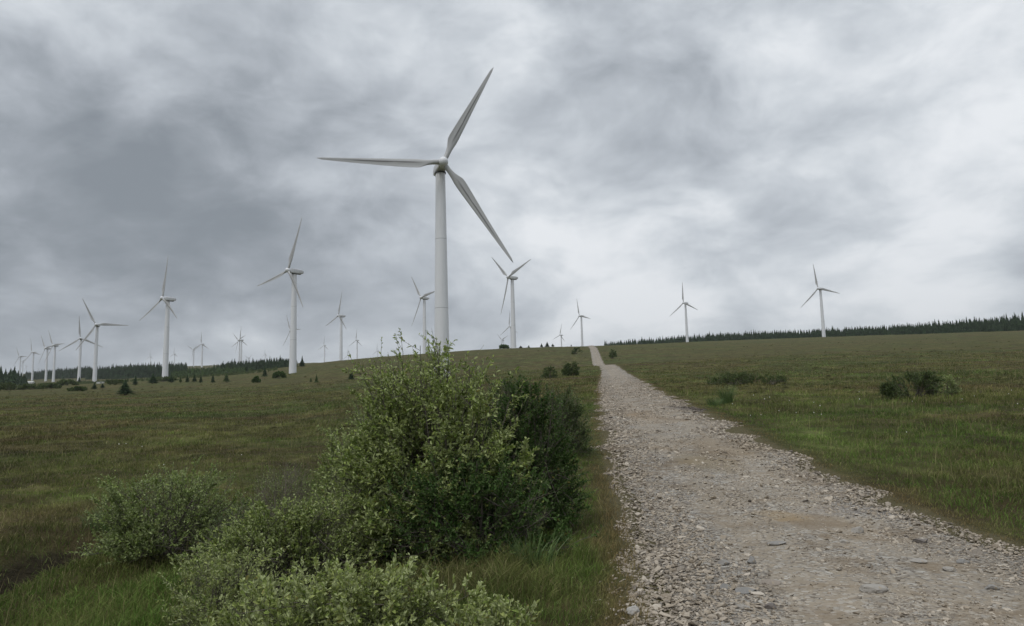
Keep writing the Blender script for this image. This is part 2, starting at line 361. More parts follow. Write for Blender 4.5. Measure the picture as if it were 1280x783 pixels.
def stones(rng, P, size):
    n = len(P); B = IV[None]*(1+rng.uniform(-.32, .32, (n, 12, 1)))
    S = np.stack([rng.uniform(.8, 1.5, n), rng.uniform(.6, 1.0, n), rng.uniform(.22, .5, n)], -1)*size[:, None]
    Vv = np.einsum('nij,nkj->nki', rot_rand(rng, n), B*S[:, None])+P[:, None]
    Ff = IF[None]+(np.arange(n)*12)[:, None, None]
    return Vv.reshape(-1, 3), Ff.reshape(-1, 3)
rng = np.random.default_rng(11); N = 130000
Y = np.exp(rng.uniform(math.log(3.6), math.log(130), N)); s = rng.uniform(-1.08, 1.08, N)
keep = rng.random(N) < sst(130, 50, Y)*np.clip(.46+.65*np.abs(s-.05)**2.0-.28*np.exp(-((s-.42)/.13)**2)-.28*np.exp(-((s+.30)/.13)**2)+1.2*fbm(Y*.7, s*4, 3), .05, 1); Y = Y[keep]; s = s[keep]
X = np.interp(Y, ty, L)+np.interp(Y, ty, Rr-L)*(s+1)/2
size = np.clip(rng.lognormal(math.log(.0078), .55, len(Y)), .004, .045)*np.clip(Y/7, .8, 9)**.42*(1+.25*np.abs(s))
Z = track_z(X, Y)+size*.12
Vs, Fs = stones(rng, np.stack([X, Y, Z], -1), size)
# heap of larger pebbles at the near left edge
N2 = 1700; a = rng.uniform(0, 1, N2); Y2 = rng.uniform(4.6, 8.8, N2); X2 = tl(Y2)+rng.normal(.18, .28, N2)+rng.exponential(.12, N2)
sz = np.clip(rng.lognormal(math.log(.015), .45, N2), .007, .045)
V2, F2 = stones(rng, np.stack([X2, Y2, track_z(X2, Y2)+sz*.15], -1), sz)
og2 = mesh('gravel', np.vstack([Vs, V2]), [(Fs, 0), (F2+len(Vs), 0)], mS)
tag(og2, 'loose grey stone chippings strewn over the track', 'gravel', kind='stuff')

ROCKS = [  # photo x, y, width m, height/width, label
 (1073, 667, .20, .55, 'biggest pale rounded rock, alone on the smooth middle of the track'),
 (940, 707, .14, .75, 'squarish bluish grey rock left of the middle of the track'),
 (908, 739, .13, .5, 'small blue grey rock at the left of the track beside a flat pale slab'),
 (934, 743, .24, .22, 'flat pale slab lying just right of a small blue grey rock'),
 (1092, 745, .27, .3, 'long flat pale rock near the bottom of the picture, on the bare dirt'),
 (963, 732, .22, .14, 'thin brown slab half sunk in dirt between the pale slab and the long flat rock'),
 (972, 684, .26, .12, 'thin long grey slab flush with the dirt in the middle of the track'),
 (1151, 681, .24, .3, 'dark ridged rock at the right of the track, farthest of the right hand rocks'),
 (1188, 718, .15, .4, 'pale flat stone in a cluster of three at the right of the track, lowest'),
 (1205, 708, .14, .45, 'pale blunt stone in a cluster of three at the right of the track, rightmost'),
 (1149, 708, .19, .25, 'low pale slab left of the three stone cluster'),
 (1056, 682, .12, .5, 'little pale stone just below and left of the biggest rounded rock'),
 (964, 763, .12, .5, 'dark brown stone near the bottom edge of the picture'),
 (929, 764, .13, .4, 'pale round stone left of the dark brown stone at the bottom edge'),
 (790, 768, .14, .7, 'whitish round cobble at the very left edge of the track near the bottom'),
 (905, 711, .14, .45, 'grey tilted stone left of the squarish bluish rock'),
 (1240, 741, .14, .4, 'grey flat stone at the far right edge of the picture on the track')]
RCOL = {'pale': (.31, .285, .25), 'blue': (.21, .20, .185), 'dark': (.15, .13, .115), 'whit': (.38, .36, .33), 'brow': (.25, .21, .17), 'grey': (.24, .225, .205)}
rmats = {}
def rock_mat(key):
    if key in rmats: return rmats[key]
    m, t, b, _ = new_mat('rock_'+key); p = t.new('ShaderNodeTexCoord').outputs['Object']; cc = RCOL[key]
    c = t.mix(t.noise(p, 22, 5, .7), tuple(.6*v for v in cc), tuple(1.3*v for v in cc))
    c = t.mix(t.smooth(t.noise(p, 8, 4, .6), .6, .7), c, (.30, .24, .16))
    t.put(b.inputs['Base Color'], c); b.inputs['Roughness'].default_value = .9; bump(t, b, t.noise(p, 45, 5, .7), .7, .01); rmats[key] = m; return m
for i, (px, py, wd, hr, lab) in enumerate(ROCKS):
    rg = np.random.default_rng(70+i); p = ground_at(px, py); B = IV3.copy()
    for _ in range(9):                                  # chip flat facets off a sphere
        d = rg.normal(size=3); d /= np.linalg.norm(d); h = rg.uniform(.55, .85); q_ = B@d; B -= np.clip(q_-h, 0, None)[:, None]*d[None]
    B *= (1+.12*fbm(B[:, 0]*3+i*5, B[:, 1]*3+B[:, 2]*4, 3))[:, None]; wd *= .85
    B *= np.array([wd/2*1.1, wd/2*rg.uniform(.7, .95), max(wd*hr/2, .02)*1.25])
    a = rg.uniform(-.5, .5); cs, sn = math.cos(a), math.sin(a); B = B@np.array([[cs, sn, 0], [-sn, cs, 0], [0, 0, 1]])
    key = 'whit' if 'whitish' in lab else 'brow' if 'thin brown' in lab else 'dark' if 'dark' in lab[:5] else 'blue' if 'blu' in lab[:18] else 'grey' if 'grey' in lab[:16] else 'pale'
    if 'small blue' in lab: key = 'blue'
    o = mesh('rock', B, [(IF3, 0)], rock_mat(key)); o.location = (p[0], p[1], track_z(np.array([p[0]]), np.array([p[1]]))[0]+max(wd*hr/2, .02)*.45); tag(o, lab, 'rock', 'larger rocks lying on the track')

# ------------------------------------------------------------------ grass
mB, t, b, out = new_mat('grass_blades')
pos = t.new('ShaderNodeNewGeometry').outputs['Position']; at = t.new('ShaderNodeAttribute', attribute_name='verge').outputs['Fac']
rn = t.new('ShaderNodeAttribute', attribute_name='rnd').outputs['Fac']; tp = t.new('ShaderNodeAttribute', attribute_name='tip').outputs['Fac']
c = moor_color(t, pos)
lush = t.new('ShaderNodeAttribute', attribute_name='lush').outputs['Fac']
c = t.mix(t.math('MULTIPLY', lush, t.smooth(rn, 1.0, .35, .35, 1.0)), c, (.098, .175, .034))
c = t.mix(t.math('MULTIPLY', t.smooth(at, .05, .6), .75), c, (.20, .135, .070))
c = t.mix(t.math('MULTIPLY', t.smooth(rn, .86, .88, 0, .65), t.math('SUBTRACT', 1.0, t.math('MULTIPLY', lush, .7))), c, (.25, .22, .115))
c = t.mix(t.math('MULTIPLY', t.math('POWER', tp, 2.0), t.smooth(rn, .35, .7, 0, .55)), c, (.20, .13, .08))
c = t.mix(1.0, c, t.math('MULTIPLY_ADD', t.math('FRACT', t.math('MULTIPLY', rn, 37.3)), .8, .75), 'MULTIPLY')
t.put(b.inputs['Base Color'], c); b.inputs['Roughness'].default_value = .8; b.inputs['Specular IOR Level'].default_value = .06
tr_ = t.new('ShaderNodeBsdfTranslucent'); t.put(tr_.inputs[0], c); mx = t.new('ShaderNodeMixShader'); mx.inputs[0].default_value = .22
t.l.new(b.outputs[0], mx.inputs[1]); t.l.new(tr_.outputs[0], mx.inputs[2]); t.l.new(mx.outputs[0], out.inputs[0])
mW, t, b, _ = new_mat('cotton_head'); b.inputs['Base Color'].default_value = (.72, .70, .64, 1); b.inputs['Roughness'].default_value = 1

def blades(rng, X, Y, Hh, Wd, lean):
    n = len(X); Zb = terrain(X, Y)-.01; a = rng.uniform(0, 2*math.pi, n); wx = np.cos(a)*Wd/2; wy = np.sin(a)*Wd/2
    la = rng.uniform(0, 2*math.pi, n); ln = lean*Hh*rng.uniform(.2, 1.2, n); lx = np.cos(la)*ln+.10*Hh; ly = np.sin(la)*ln
    P = np.zeros((n, 5, 3))
    P[:, 0] = np.stack([X-wx, Y-wy, Zb], -1); P[:, 1] = np.stack([X+wx, Y+wy, Zb], -1)
    P[:, 2] = np.stack([X+wx*.75+lx*.35, Y+wy*.75+ly*.35, Zb+Hh*.55], -1); P[:, 3] = np.stack([X-wx*.75+lx*.35, Y-wy*.75+ly*.35, Zb+Hh*.55], -1)
    P[:, 4] = np.stack([X+lx, Y+ly, Zb+Hh*(1-.25*lean)], -1)
    return P
rng = np.random.default_rng(3); N = 640000
thg = rng.uniform(math.radians(-44), math.radians(44), N); rg_ = np.exp(rng.uniform(math.log(3.2), math.log(260), N))
X = rg_*np.sin(thg); Y = rg_*np.cos(thg); dl = X-tl(Y); dr = X-tr(Y)
off = np.where(dl < 0, -dl, np.where(dr > 0, dr, -np.minimum(-dr, dl)))
ragged = off+.22*fbm(X*1.7, Y*1.7, 3)
keep = ((ragged > -.02) | ((ragged > -.5) & (rng.random(N) < .30*np.clip(fbm(X*2.2, Y*2.2, 2)+.15, 0, 1)))) & ((ragged > .35) | (rng.random(N) < .45+ragged*1.8)) & (rng.random(N) > .97*np.exp(-((X-ditch_x(Y)+.15)/.62)**4)*sst(18, 13, Y))
X, Y, off, dl, dr, r = X[keep], Y[keep], off[keep], dl[keep], dr[keep], rg_[keep]; n = len(X)
left = dl < 0
clump = np.clip(.5+1.1*fbm(X*1.3, Y*1.3, 3), .1, 1.4); big = np.clip(.5+fbm(X*.12, Y*.12, 3), .2, 1.3)
Hh = (.07+.22*clump*big)*rng.uniform(.5, 1.3, n)
Hh = np.where(left & (off > 1.2) & (off < 9) & (Y < 22), Hh*1.35+.04, Hh)      # rank growth between track and ditch
Hh *= np.clip(.42+off*.55, .30, 1)*np.where(~left, np.clip(.45+off*.2, .45, 1), 1)
Hh *= np.clip(r/30, 1, 1.7); Wd = .0042*np.clip(r/5, .8, 40)**.82*rng.uniform(.6, 1.4, n)
P = blades(rng, X, Y, Hh, Wd, .85)
rnd = rng.random(n); vg = np.clip(1-off/np.where(left, .6, 1.1)+.5*fbm(X*1.2, Y*1.2, 2), 0, 1)
lush = np.where(left & (Y < 26), np.clip(1.6-off/10, .35, 1), np.clip(.8-off*.03, 0, .8)*np.clip(1.2-Y/60, 0, 1))*np.clip(.8+1.2*fbm(X*.5, Y*.5, 3), 0, 1)
ii = np.arange(n)*5
q = np.stack([ii, ii+1, ii+2, ii+3], -1); tri = np.stack([ii+3, ii+2, ii+4], -1)
at5 = lambda a: np.repeat(a, 5)
# a few tall flowering stems and cotton heads
M = 3200; tm = rng.uniform(math.radians(-40), math.radians(40), M); rm = np.exp(rng.uniform(math.log(6), math.log(90), M)); Xm, Ym = rm*np.sin(tm), rm*np.cos(tm)
o2 = np.where(Xm < tl(Ym), tl(Ym)-Xm, Xm-tr(Ym)); kk = o2 > 1.0; Xm, Ym, rm = Xm[kk], Ym[kk], rm[kk]; M = len(Xm)
Pm = blades(rng, Xm, Ym, rng.uniform(.30, .55, M)*np.clip(rm/30, 1, 1.4), .004*np.clip(rm/5, 1, 30)**.75, .25)
jj = np.arange(M)*5+n*5
Vc = [P.reshape(-1, 3), Pm.reshape(-1, 3)]
Kc = 34; tk = np.concatenate([rng.uniform(math.radians(12), math.radians(36), 26), rng.uniform(math.radians(-34), math.radians(-6), 8)]); rk = np.concatenate([rng.uniform(20, 50, 26), rng.uniform(22, 45, 8)])
Xk, Yk = rk*np.sin(tk), rk*np.cos(tk); sk = rng.uniform(.007, .012, Kc)*np.clip(rk/18, 1, 2)
Ck = np.stack([Xk, Yk, terrain(Xk, Yk)+rng.uniform(.22, .42, Kc)], -1)
VC = (IV[None]*sk[:, None, None]*np.array([1, 1, 1.3])+Ck[:, None]).reshape(-1, 3); base = (n+M)*5
FC = (IF[None]+(np.arange(Kc)*12)[:, None, None]).reshape(-1, 3)+base
allv = np.vstack(Vc+[VC]); extra = len(VC)
og3 = mesh('moor_grass', allv, [(q, 0), (tri, 0), (np.stack([jj, jj+1, jj+2, jj+3], -1), 0), (np.stack([jj+3, jj+2, jj+4], -1), 0), (FC, 1)], [mB, mW],
     attrs={'rnd': np.concatenate([at5(rnd), at5(rng.uniform(.8, 1, M)), np.zeros(extra)]), 'verge': np.concatenate([at5(vg), np.zeros(M*5), np.zeros(extra)]),
            'lush': np.concatenate([at5(lush), np.zeros(M*5), np.zeros(extra)]), 'tip': np.concatenate([np.tile([0, 0, .5, .5, 1], n+M), np.zeros(extra)])})
tag(og3, 'rough moor grass with pale seed heads', 'grass', kind='stuff')

# ------------------------------------------------------------------ bushes
def leaf_mat(name, c1, c2, back, trans=.14, rough=.5):
    m, t, b, out = new_mat(name); g = t.new('ShaderNodeNewGeometry'); r = g.outputs['Random Per Island']
    c = t.mix(r, c1, c2); c = t.mix(t.smooth(t.math('FRACT', t.math('MULTIPLY', r, 17.3)), .95, .96, 0, .8), c, (.16, .13, .04))
    c = t.mix(g.outputs['Backfacing'], c, back)
    t.put(b.inputs['Base Color'], c); b.inputs['Roughness'].default_value = rough; b.inputs['Specular IOR Level'].default_value = .10
    tr_ = t.new('ShaderNodeBsdfTranslucent'); t.put(tr_.inputs[0], c); mx = t.new('ShaderNodeMixShader'); mx.inputs[0].default_value = trans
    t.l.new(b.outputs[0], mx.inputs[1]); t.l.new(tr_.outputs[0], mx.inputs[2]); t.l.new(mx.outputs[0], out.inputs[0]); return m
mBark, t, b, _ = new_mat('bark'); p = t.new('ShaderNodeTexCoord').outputs['Object']
t.put(b.inputs['Base Color'], t.mix(t.noise(p, 25, 4, .7), (.055, .045, .035), (.17, .15, .12))); b.inputs['Roughness'].default_value = .9
mDead, t, b, _ = new_mat('grey_twig'); p = t.new('ShaderNodeTexCoord').outputs['Object']
t.put(b.inputs['Base Color'], t.mix(t.noise(p, 25, 4, .7), (.11, .095, .070), (.26, .225, .17))); b.inputs['Roughness'].default_value = .9
ML = {'willow': leaf_mat('willow_leaf', (.14, .205, .045), (.33, .385, .11), (.36, .41, .18)),
      'pale': leaf_mat('pale_willow_leaf', (.20, .265, .062), (.39, .43, .155), (.38, .42, .20)),
      'sage': leaf_mat('sage_willow_leaf', (.14, .205, .050), (.31, .375, .12), (.32, .37, .17)),
      'dark': leaf_mat('thorn_leaf', (.035, .080, .018), (.085, .150, .036), (.10, .15, .05), .2, .5),
      'scrub': leaf_mat('scrub_leaf', (.065, .10, .032), (.125, .165, .052), (.12, .155, .07)),
      'needle': leaf_mat('spruce_needle', (.022, .040, .018), (.045, .070, .028), (.04, .06, .03), .1, .8),
      'heath': leaf_mat('heather_leaf', (.030, .040, .016), (.065, .070, .030), (.07, .07, .04), .1, .8)}
def norm(v): return v/np.maximum(np.linalg.norm(v, axis=-1, keepdims=True), 1e-9)
def leaves(rng, P, D, Lf, Wf):
    n = len(P); S = norm(np.cross(D, rng.normal(size=(n, 3)))); U = np.cross(S, D); U *= np.sign(U[:, 2:3]+1e-9); l = Lf[:, None]; w_ = Wf[:, None]/2
    V = np.zeros((n, 6, 3)); sag = -.12*l*np.array([0, 0, 1])
    V[:, 0] = P; V[:, 1] = P+D*l*.38+S*w_+U*w_*.35; V[:, 2] = P+D*l*.74+S*w_*.75+U*w_*.3+sag*.5; V[:, 3] = P+D*l+sag; V[:, 4] = P+D*l*.74-S*w_*.75+U*w_*.3+sag*.5; V[:, 5] = P+D*l*.38-S*w_+U*w_*.35
    i = np.arange(n)*6
    return V.reshape(-1, 3), np.vstack([np.stack([i, i+1, i+2, i+3], -1), np.stack([i, i+3, i+4, i+5], -1)])
def bez(A, B_, Cc, K):
    s = np.linspace(0, 1, K)[None, :, None]; return A[:, None]*(1-s)**2+2*B_[:, None]*s*(1-s)+Cc[:, None]*s**2
def tubes(P, ra, rb, sides=4):
    n, K, _ = P.shape; Tn = norm(np.gradient(P, axis=1)); ref = np.array([.3, .9, .1]); A = norm(np.cross(Tn, ref)); B_ = np.cross(Tn, A)
    s = np.linspace(0, 1, K)[None, :, None, None]; rad = ra[:, None, None, None]*(1-s)+rb[:, None, None, None]*s
    a = np.linspace(0, 2*math.pi, sides, endpoint=False)[None, None, :, None]
    V = P[:, :, None]+rad*(np.cos(a)*A[:, :, None]+np.sin(a)*B_[:, :, None]); ix = np.arange(n*K*sides).reshape(n, K, sides); nx = np.roll(ix, -1, 2)
    return V.reshape(-1, 3), np.stack([ix[:, :-1], nx[:, :-1], nx[:, 1:], ix[:, 1:]], -1).reshape(-1, 4)
def at_path(P, i, s):
    K = P.shape[1]; x = s*(K-1); k = np.clip(x.astype(int), 0, K-2); f = (x-k)[:, None]; return P[i, k]*(1-f)+P[i, k+1]*f
def bush(name, label, cat, base, rx, ry, h, seed, leaf='willow', nst=12, nbr=9, nsh=9, nlf=13, ll=.05, lw=.018, shoot=.28, spread=1.15, bark=None, group=None, stemr=.018, up=.55, skew=(0, 0)):
    rng = np.random.default_rng(seed); root = empty(name, base, label, cat, group)
    S = np.array([rx, ry, h])*np.array([1.08, 1.08, 1.22])
    def hemi(n, maxth=1.5): 
        ct = rng.uniform(math.cos(maxth), 1, n); st = np.sqrt(1-ct**2); ph = rng.uniform(0, 2*math.pi, n); return np.stack([st*np.cos(ph), st*np.sin(ph), ct], -1)
    d = hemi(nst, spread+.25); rad = rng.uniform(.5, .8, nst)*rng.uniform(.75, 1.12, nst)
    A = np.stack([rng.normal(0, rx*.12, nst), rng.normal(0, ry*.12, nst), np.full(nst, -.06)], -1)
    E = d*S*rad[:, None]; E[:, :2] += np.array(skew)*E[:, 2:3]; M_ = A*.5+E*np.array([.35, .35, .6])+rng.normal(0, .08*h, (nst, 3)); M_[:, 2] = np.abs(M_[:, 2])
    stems = bez(A, M_, E, 8)
    nb = nst*nbr; bi = np.repeat(np.arange(nst), nbr); s0 = rng.uniform(.25, 1, nb); B0 = at_path(stems, bi, s0)
    db = norm(d[bi]+rng.normal(0, .42, (nb, 3))); db[:, 2] = np.abs(db[:, 2])*rng.uniform(.6, 1, nb) 
    lump = rng.uniform(.82, 1.06, nst)[bi]*rng.uniform(.85, 1.05, nb); B1 = norm(db)*S*lump[:, None]; B1[:, :2] += np.array(skew)*B1[:, 2:3]
    B1 = B0+(B1-B0)*rng.uniform(.70, 1, nb)[:, None]; zt = h*rng.uniform(.72, .97, nb); B1[:, 2] = np.where(B1[:, 2] > zt, zt+(B1[:, 2]-zt)*.15, B1[:, 2]); B1[:, 2] = np.maximum(B1[:, 2], .04*h)
    Bm = (B0+B1)/2+rng.normal(0, .05*h, (nb, 3))+np.array([0, 0, -.03*h]); brs = bez(B0, Bm, B1, 6)
    ns = nb*nsh; si = np.repeat(np.arange(nb), nsh); s1 = rng.uniform(.25, 1, ns); P0 = at_path(brs, si, s1)
    outw = norm(P0/S*np.array([1, 1, .8])); ds = norm(.75*outw+np.array([0, 0, up])+rng.normal(0, .42, (ns, 3))); ln = shoot*rng.uniform(.45, 1.25, ns)
    P1 = P0+ds*ln[:, None]; P1[:, 2] = np.where(P1[:, 2] > h, h+(P1[:, 2]-h)*.55, P1[:, 2]); P1[:, 2] = np.maximum(P1[:, 2], .02); Pm = (P0+P1)/2+rng.normal(0, .03, (ns, 3))*shoot/.28; sh = bez(P0, Pm, P1, 4)
    V1, F1 = tubes(stems, np.full(nst, stemr), np.full(nst, stemr*.45), 5); V2, F2 = tubes(brs, np.full(nb, stemr*.38), np.full(nb, stemr*.17), 4); V3, F3 = tubes(sh, np.full(ns, stemr*.15), np.full(ns, stemr*.07), 3)
    mesh('branches', np.vstack([V1, V2, V3]), [(F1, 0), (F2+len(V1), 0), (F3+len(V1)+len(V2), 0)], bark or mBark, root, smooth=True)
    if nlf > 0:
        nl = int(ns*nlf*1.5); wgt = rng.lognormal(0, .75, nb)[si]*rng.lognormal(0, .5, ns); cw = np.cumsum(wgt); li = np.minimum(np.searchsorted(cw, rng.random(nl)*cw[-1]), ns-1); s2 = rng.uniform(.05, 1, nl)**.8; LP = at_path(sh, li, s2)
        ld = norm(.75*ds[li]+rng.normal(0, .62, (nl, 3))+np.array([0, 0, .18])); Lf = ll*rng.uniform(.45, 1.3, nl)*(1-.35*s2**4)*rng.uniform(.8, 1.2, nb)[si][li]
        V, F_ = leaves(rng, LP, ld, Lf, Lf*lw/ll*rng.uniform(.8, 1.2, nl)); mesh('foliage', V, [(F_, 0)], ML[leaf], root)
    return root
def bush_px(name, label, cat, x, ytop, wpx, Y, seed, depth=1.0, **kw):
    """bush standing at depth Y; size read from its width and top in the photograph"""
    p = at_depth(x, 500, Y); z = T1(p[0], p[1]); top = at_depth(x, ytop, Y)[2]
    return bush(name, label, cat, (p[0], p[1], z), wpx*Y/F/2, wpx*Y/F/2*depth, top-z, seed, **kw)

bush_px('willow_bush', 'largest willow bush, its pale grey green top reaching above the skyline beside the track', 'bush', 550, 420, 240, 9.6, 1, .95, leaf='willow', nst=30, nbr=12, nsh=11, nlf=16, ll=.062, lw=.023, shoot=.36, skew=(-.05, 0), stemr=.022)
bush_px('thorn_bush', 'dark green small leaved shrub pressed against the right side of the largest willow', 'bush', 647, 462, 150, 10.2, 2, .95, leaf='dark', nst=28, nbr=11, nsh=10, nlf=20, ll=.035, lw=.020, shoot=.24)
bush_px('willow_bush', 'dark lower bush in the shade below the largest willow, beside the roadside grass', 'bush', 590, 570, 240, 8.7, 21, .6, leaf='dark', nst=16, nbr=10, nsh=10, nlf=15, ll=.045, lw=.022, shoot=.26)
bush_px('willow_bush', 'rounded sage green willow bush standing apart at the left beyond the grass bank', 'bush', 215, 577, 178, 12.4, 3, .9, leaf='sage', nst=18, nbr=11, nsh=10, nlf=14, ll=.050, lw=.020, shoot=.30)
bush_px('willow_bush', 'low pale willow sprawling between the sage green bush and the largest willow', 'bush', 365, 628, 225, 8.8, 4, .8, leaf='willow', nst=18, nbr=10, nsh=10, nlf=13, ll=.045, lw=.017, shoot=.26)
bush_px('willow_bush', 'yellow green willow bush nearest the camera at the bottom edge of the picture', 'bush', 440, 706, 400, 4.9, 5, .55, leaf='pale', nst=24, nbr=11, nsh=10, nlf=12, ll=.044, lw=.018, shoot=.17, up=1.2, stemr=.010)
bush_px('willow_bush', 'low yellow green willow shoots at the bottom edge, right of the nearest bush', 'bush', 615, 752, 130, 4.7, 25, .8, leaf='pale', nst=10, nbr=8, nsh=8, nlf=12, ll=.042, lw=.017, shoot=.15, up=1.2, stemr=.008)
bush_px('willow_bush', 'mid green willow bush leaning out from the lower left side of the largest willow', 'bush', 462, 560, 150, 10.4, 51, .9, leaf='willow', nst=18, nbr=10, nsh=10, nlf=12, ll=.048, lw=.019, shoot=.30)
bush_px('willow_bush', 'low grassy willow shoots between the nearest bush and the sage green bush', 'bush', 285, 690, 130, 7.6, 52, .8, leaf='pale', nst=12, nbr=9, nsh=8, nlf=9, ll=.04, lw=.014, shoot=.26, stemr=.008)
bush_px('twiggy_shrub', 'brown and green twiggy brush filling the gap right of the sage green bush', 'shrub', 305, 632, 110, 10.2, 53, .9, leaf='scrub', nst=18, nbr=9, nsh=8, nlf=5, ll=.04, lw=.016, shoot=.3, bark=mDead, stemr=.012)
bush_px('twiggy_shrub', 'thin grey nearly bare twiggy shrub behind the low pale willow', 'shrub', 352, 580, 95, 12.0, 6, .9, leaf='sage', nst=22, nbr=10, nsh=8, nlf=2.2, ll=.03, lw=.014, shoot=.32, bark=mDead, stemr=.012)
bush_px('willow_bush', 'fresh green willow bush peeping out behind the left side of the largest willow', 'bush', 442, 528, 95, 12.2, 7, .9, leaf='willow', nst=14, nbr=9, nsh=9, nlf=13, ll=.05, lw=.02, shoot=.28)
bush_px('twiggy_shrub', 'sparse brownish shrub at the left foot of the largest willow', 'shrub', 432, 610, 110, 9.6, 8, .9, leaf='sage', nst=14, nbr=9, nsh=8, nlf=3.5, ll=.04, lw=.016, shoot=.34, bark=mDead, stemr=.012)
bush_px('willow_bush', 'loose low willow fading into the field left behind the largest willow', 'bush', 468, 485, 90, 17, 9, 1.2, leaf='sage', nst=12, nbr=9, nsh=8, nlf=9, ll=.05, lw=.02, shoot=.32)
bush_px('scrub_bush', 'dull green roadside bush just beyond the dark thorn shrub', 'bush', 700, 482, 70, 17, 10, 1.3, leaf='scrub', nst=12, nbr=9, nsh=9, nlf=12, ll=.05, lw=.025, shoot=.3)
bush_px('scrub_bush', 'brownish low scrub bush behind the largest willow and the thorn shrub', 'bush', 640, 470, 110, 24, 31, 1.0, leaf='scrub', nst=12, nbr=9, nsh=9, nlf=9, ll=.06, lw=.03, shoot=.36)
bush_px('scrub_bush', 'round dark bush alone on the left verge far up the track', 'bush', 715, 451, 24, 130, 11, 1, leaf='scrub', nst=12, nbr=7, nsh=7, nlf=7, ll=.22, lw=.12, shoot=.5, stemr=.04)
bush_px('scrub_bush', 'small low bush left of the round dark bush up the track', 'bush', 688, 458, 20, 120, 12, 1, leaf='scrub', nst=9, nbr=6, nsh=6, nlf=6, ll=.2, lw=.1, shoot=.4, stemr=.03)
bush_px('thorn_bush', 'dark spreading bush alone in the right hand field', 'bush', 1148, 466, 72, 36, 13, .9, leaf='scrub', nst=9, nbr=8, nsh=8, nlf=12, ll=.085, lw=.045, shoot=.38, stemr=.03)
bush_px('thorn_bush', 'small green bush at the left flank of the dark bush in the right hand field', 'bush', 1113, 479, 26, 35, 14, .9, leaf='scrub', nst=9, nbr=6, nsh=6, nlf=9, ll=.08, lw=.04, shoot=.28, stemr=.02)
bush_px('thorn_bush', 'sparse bush at the right flank of the dark bush in the right hand field', 'bush', 1183, 470, 34, 37, 15, .9, leaf='sage', nst=9, nbr=7, nsh=6, nlf=6, ll=.08, lw=.03, shoot=.34, stemr=.02)
bush_px('heather_mound', 'low dark heather mound in the right hand field beyond the rush clump', 'mound', 918, 466, 66, 62, 16, 2.2, leaf='scrub', nst=22, nbr=8, nsh=8, nlf=6, ll=.12, lw=.05, shoot=.2, stemr=.02)
bush_px('heather_mound', 'small low heather mound right of the larger heather mound', 'mound', 966, 468, 36, 62, 17, 2.0, leaf='scrub', nst=10, nbr=6, nsh=6, nlf=6, ll=.12, lw=.05, shoot=.2, stemr=.02)
bush_px('scrub_bush', 'small bush on the right verge near the top of the track', 'bush', 767, 437, 12, 330, 18, 1.2, leaf='scrub', nst=9, nbr=6, nsh=6, nlf=5, ll=.4, lw=.2, shoot=.8, stemr=.05)
bush_px('scrub_bush', 'small bush on the left verge near the top of the track', 'bush', 723, 434.5, 14, 400, 19, 1.2, leaf='scrub', nst=9, nbr=6, nsh=6, nlf=5, ll=.45, lw=.25, shoot=.9, stemr=.05)

# rush clumps
mR, t, b, _ = new_mat('rush_green'); rn = t.new('ShaderNodeNewGeometry').outputs['Random Per Island']
t.put(b.inputs['Base Color'], t.mix(rn, (.04, .08, .018), (.12, .18, .05))); b.inputs['Roughness'].default_value = .6
def rush(x, y, seed, label, hgt=.8, rad=.3, n=420, pale=False):
    rg = np.random.default_rng(seed); p = ground_at(x, y); a = rg.uniform(0, 2*math.pi, n); r = rad*np.sqrt(rg.random(n)); st = np.stack([r*np.cos(a), r*np.sin(a), np.full(n, -.03)], -1)
    o = norm(np.stack([np.cos(a)*.35, np.sin(a)*.35, np.ones(n)], -1)+rg.normal(0, .14, (n, 3))); e = st+o*(hgt*rg.uniform(.5, 1.1, n))[:, None]; m_ = st+np.array([0, 0, 1])*hgt*.45
    V, Fq = tubes(bez(st, m_, e, 4), np.full(n, .0055), np.full(n, .002), 3)
    ob = mesh('rush_clump', V, [(Fq, 0)], mR); ob.location = p.tolist(); tag(ob, label, 'rushes', 'clumps of rushes')
rush(909, 505, 1, 'upright dark green rush clump on the right verge beyond the rocky hollow', 1.0, .26, 300)
rush(893, 508, 2, 'shorter rush clump just left of the upright dark one', .45, .3, 260)
rush(668, 712, 3, 'bright coarse grass tuft in the verge between the thorn shrub and the track', .42, .20, 90)
rush(600, 700, 4, 'long arching tuft at the foot of the shaded lower bush', .6, .28, 90)
rush(135, 662, 5, 'pale drooping sedge tuft at the left foot of the sage green bush', .5, .45, 160)

# ------------------------------------------------------------------ conifers
def conifer_arrays(rng, h, r, tiers=9, sides=9, shape=0):
    """jagged drooping whorls round a mast; returns verts and tris"""
    Vv = []; Ff = []; o = 0
    for k in range(tiers):
        s = k/(tiers-1); z0 = h*(.10+.80*s); rr_ = r*(1-s)**.85*rng.uniform(.8, 1.1)+.03*r; dz = h*.95/tiers*1.5
        n = sides; a = np.linspace(0, 2*math.pi, 2*n, endpoint=False)+rng.uniform(0, 1); q_ = np.where(np.arange(2*n) % 2 == 0, 1, .52)*rng.uniform(.7, 1.15, 2*n)
        ring = np.stack([rr_*q_*np.cos(a), rr_*q_*np.sin(a), z0-dz*.25*q_+rng.normal(0, .03*h/tiers, 2*n)], -1); top = np.array([[rng.normal(0, .02*r), rng.normal(0, .02*r), z0+dz*.85]])
        Vv += [ring, top]; i = np.arange(2*n); Ff.append(np.stack([i+o, (i+1) % (2*n)+o, np.full(2*n, 2*n+o)], -1)); o += 2*n+1
    Vv.append(np.array([[.12*r, 0, h*.88], [-.06*r, .1*r, h*.88], [-.06*r, -.1*r, h*.88], [0, 0, h*1.05]])); Ff.append(np.array([[0, 1, 3], [1, 2, 3], [2, 0, 3]])+o)
    return np.vstack(Vv), np.vstack(Ff)
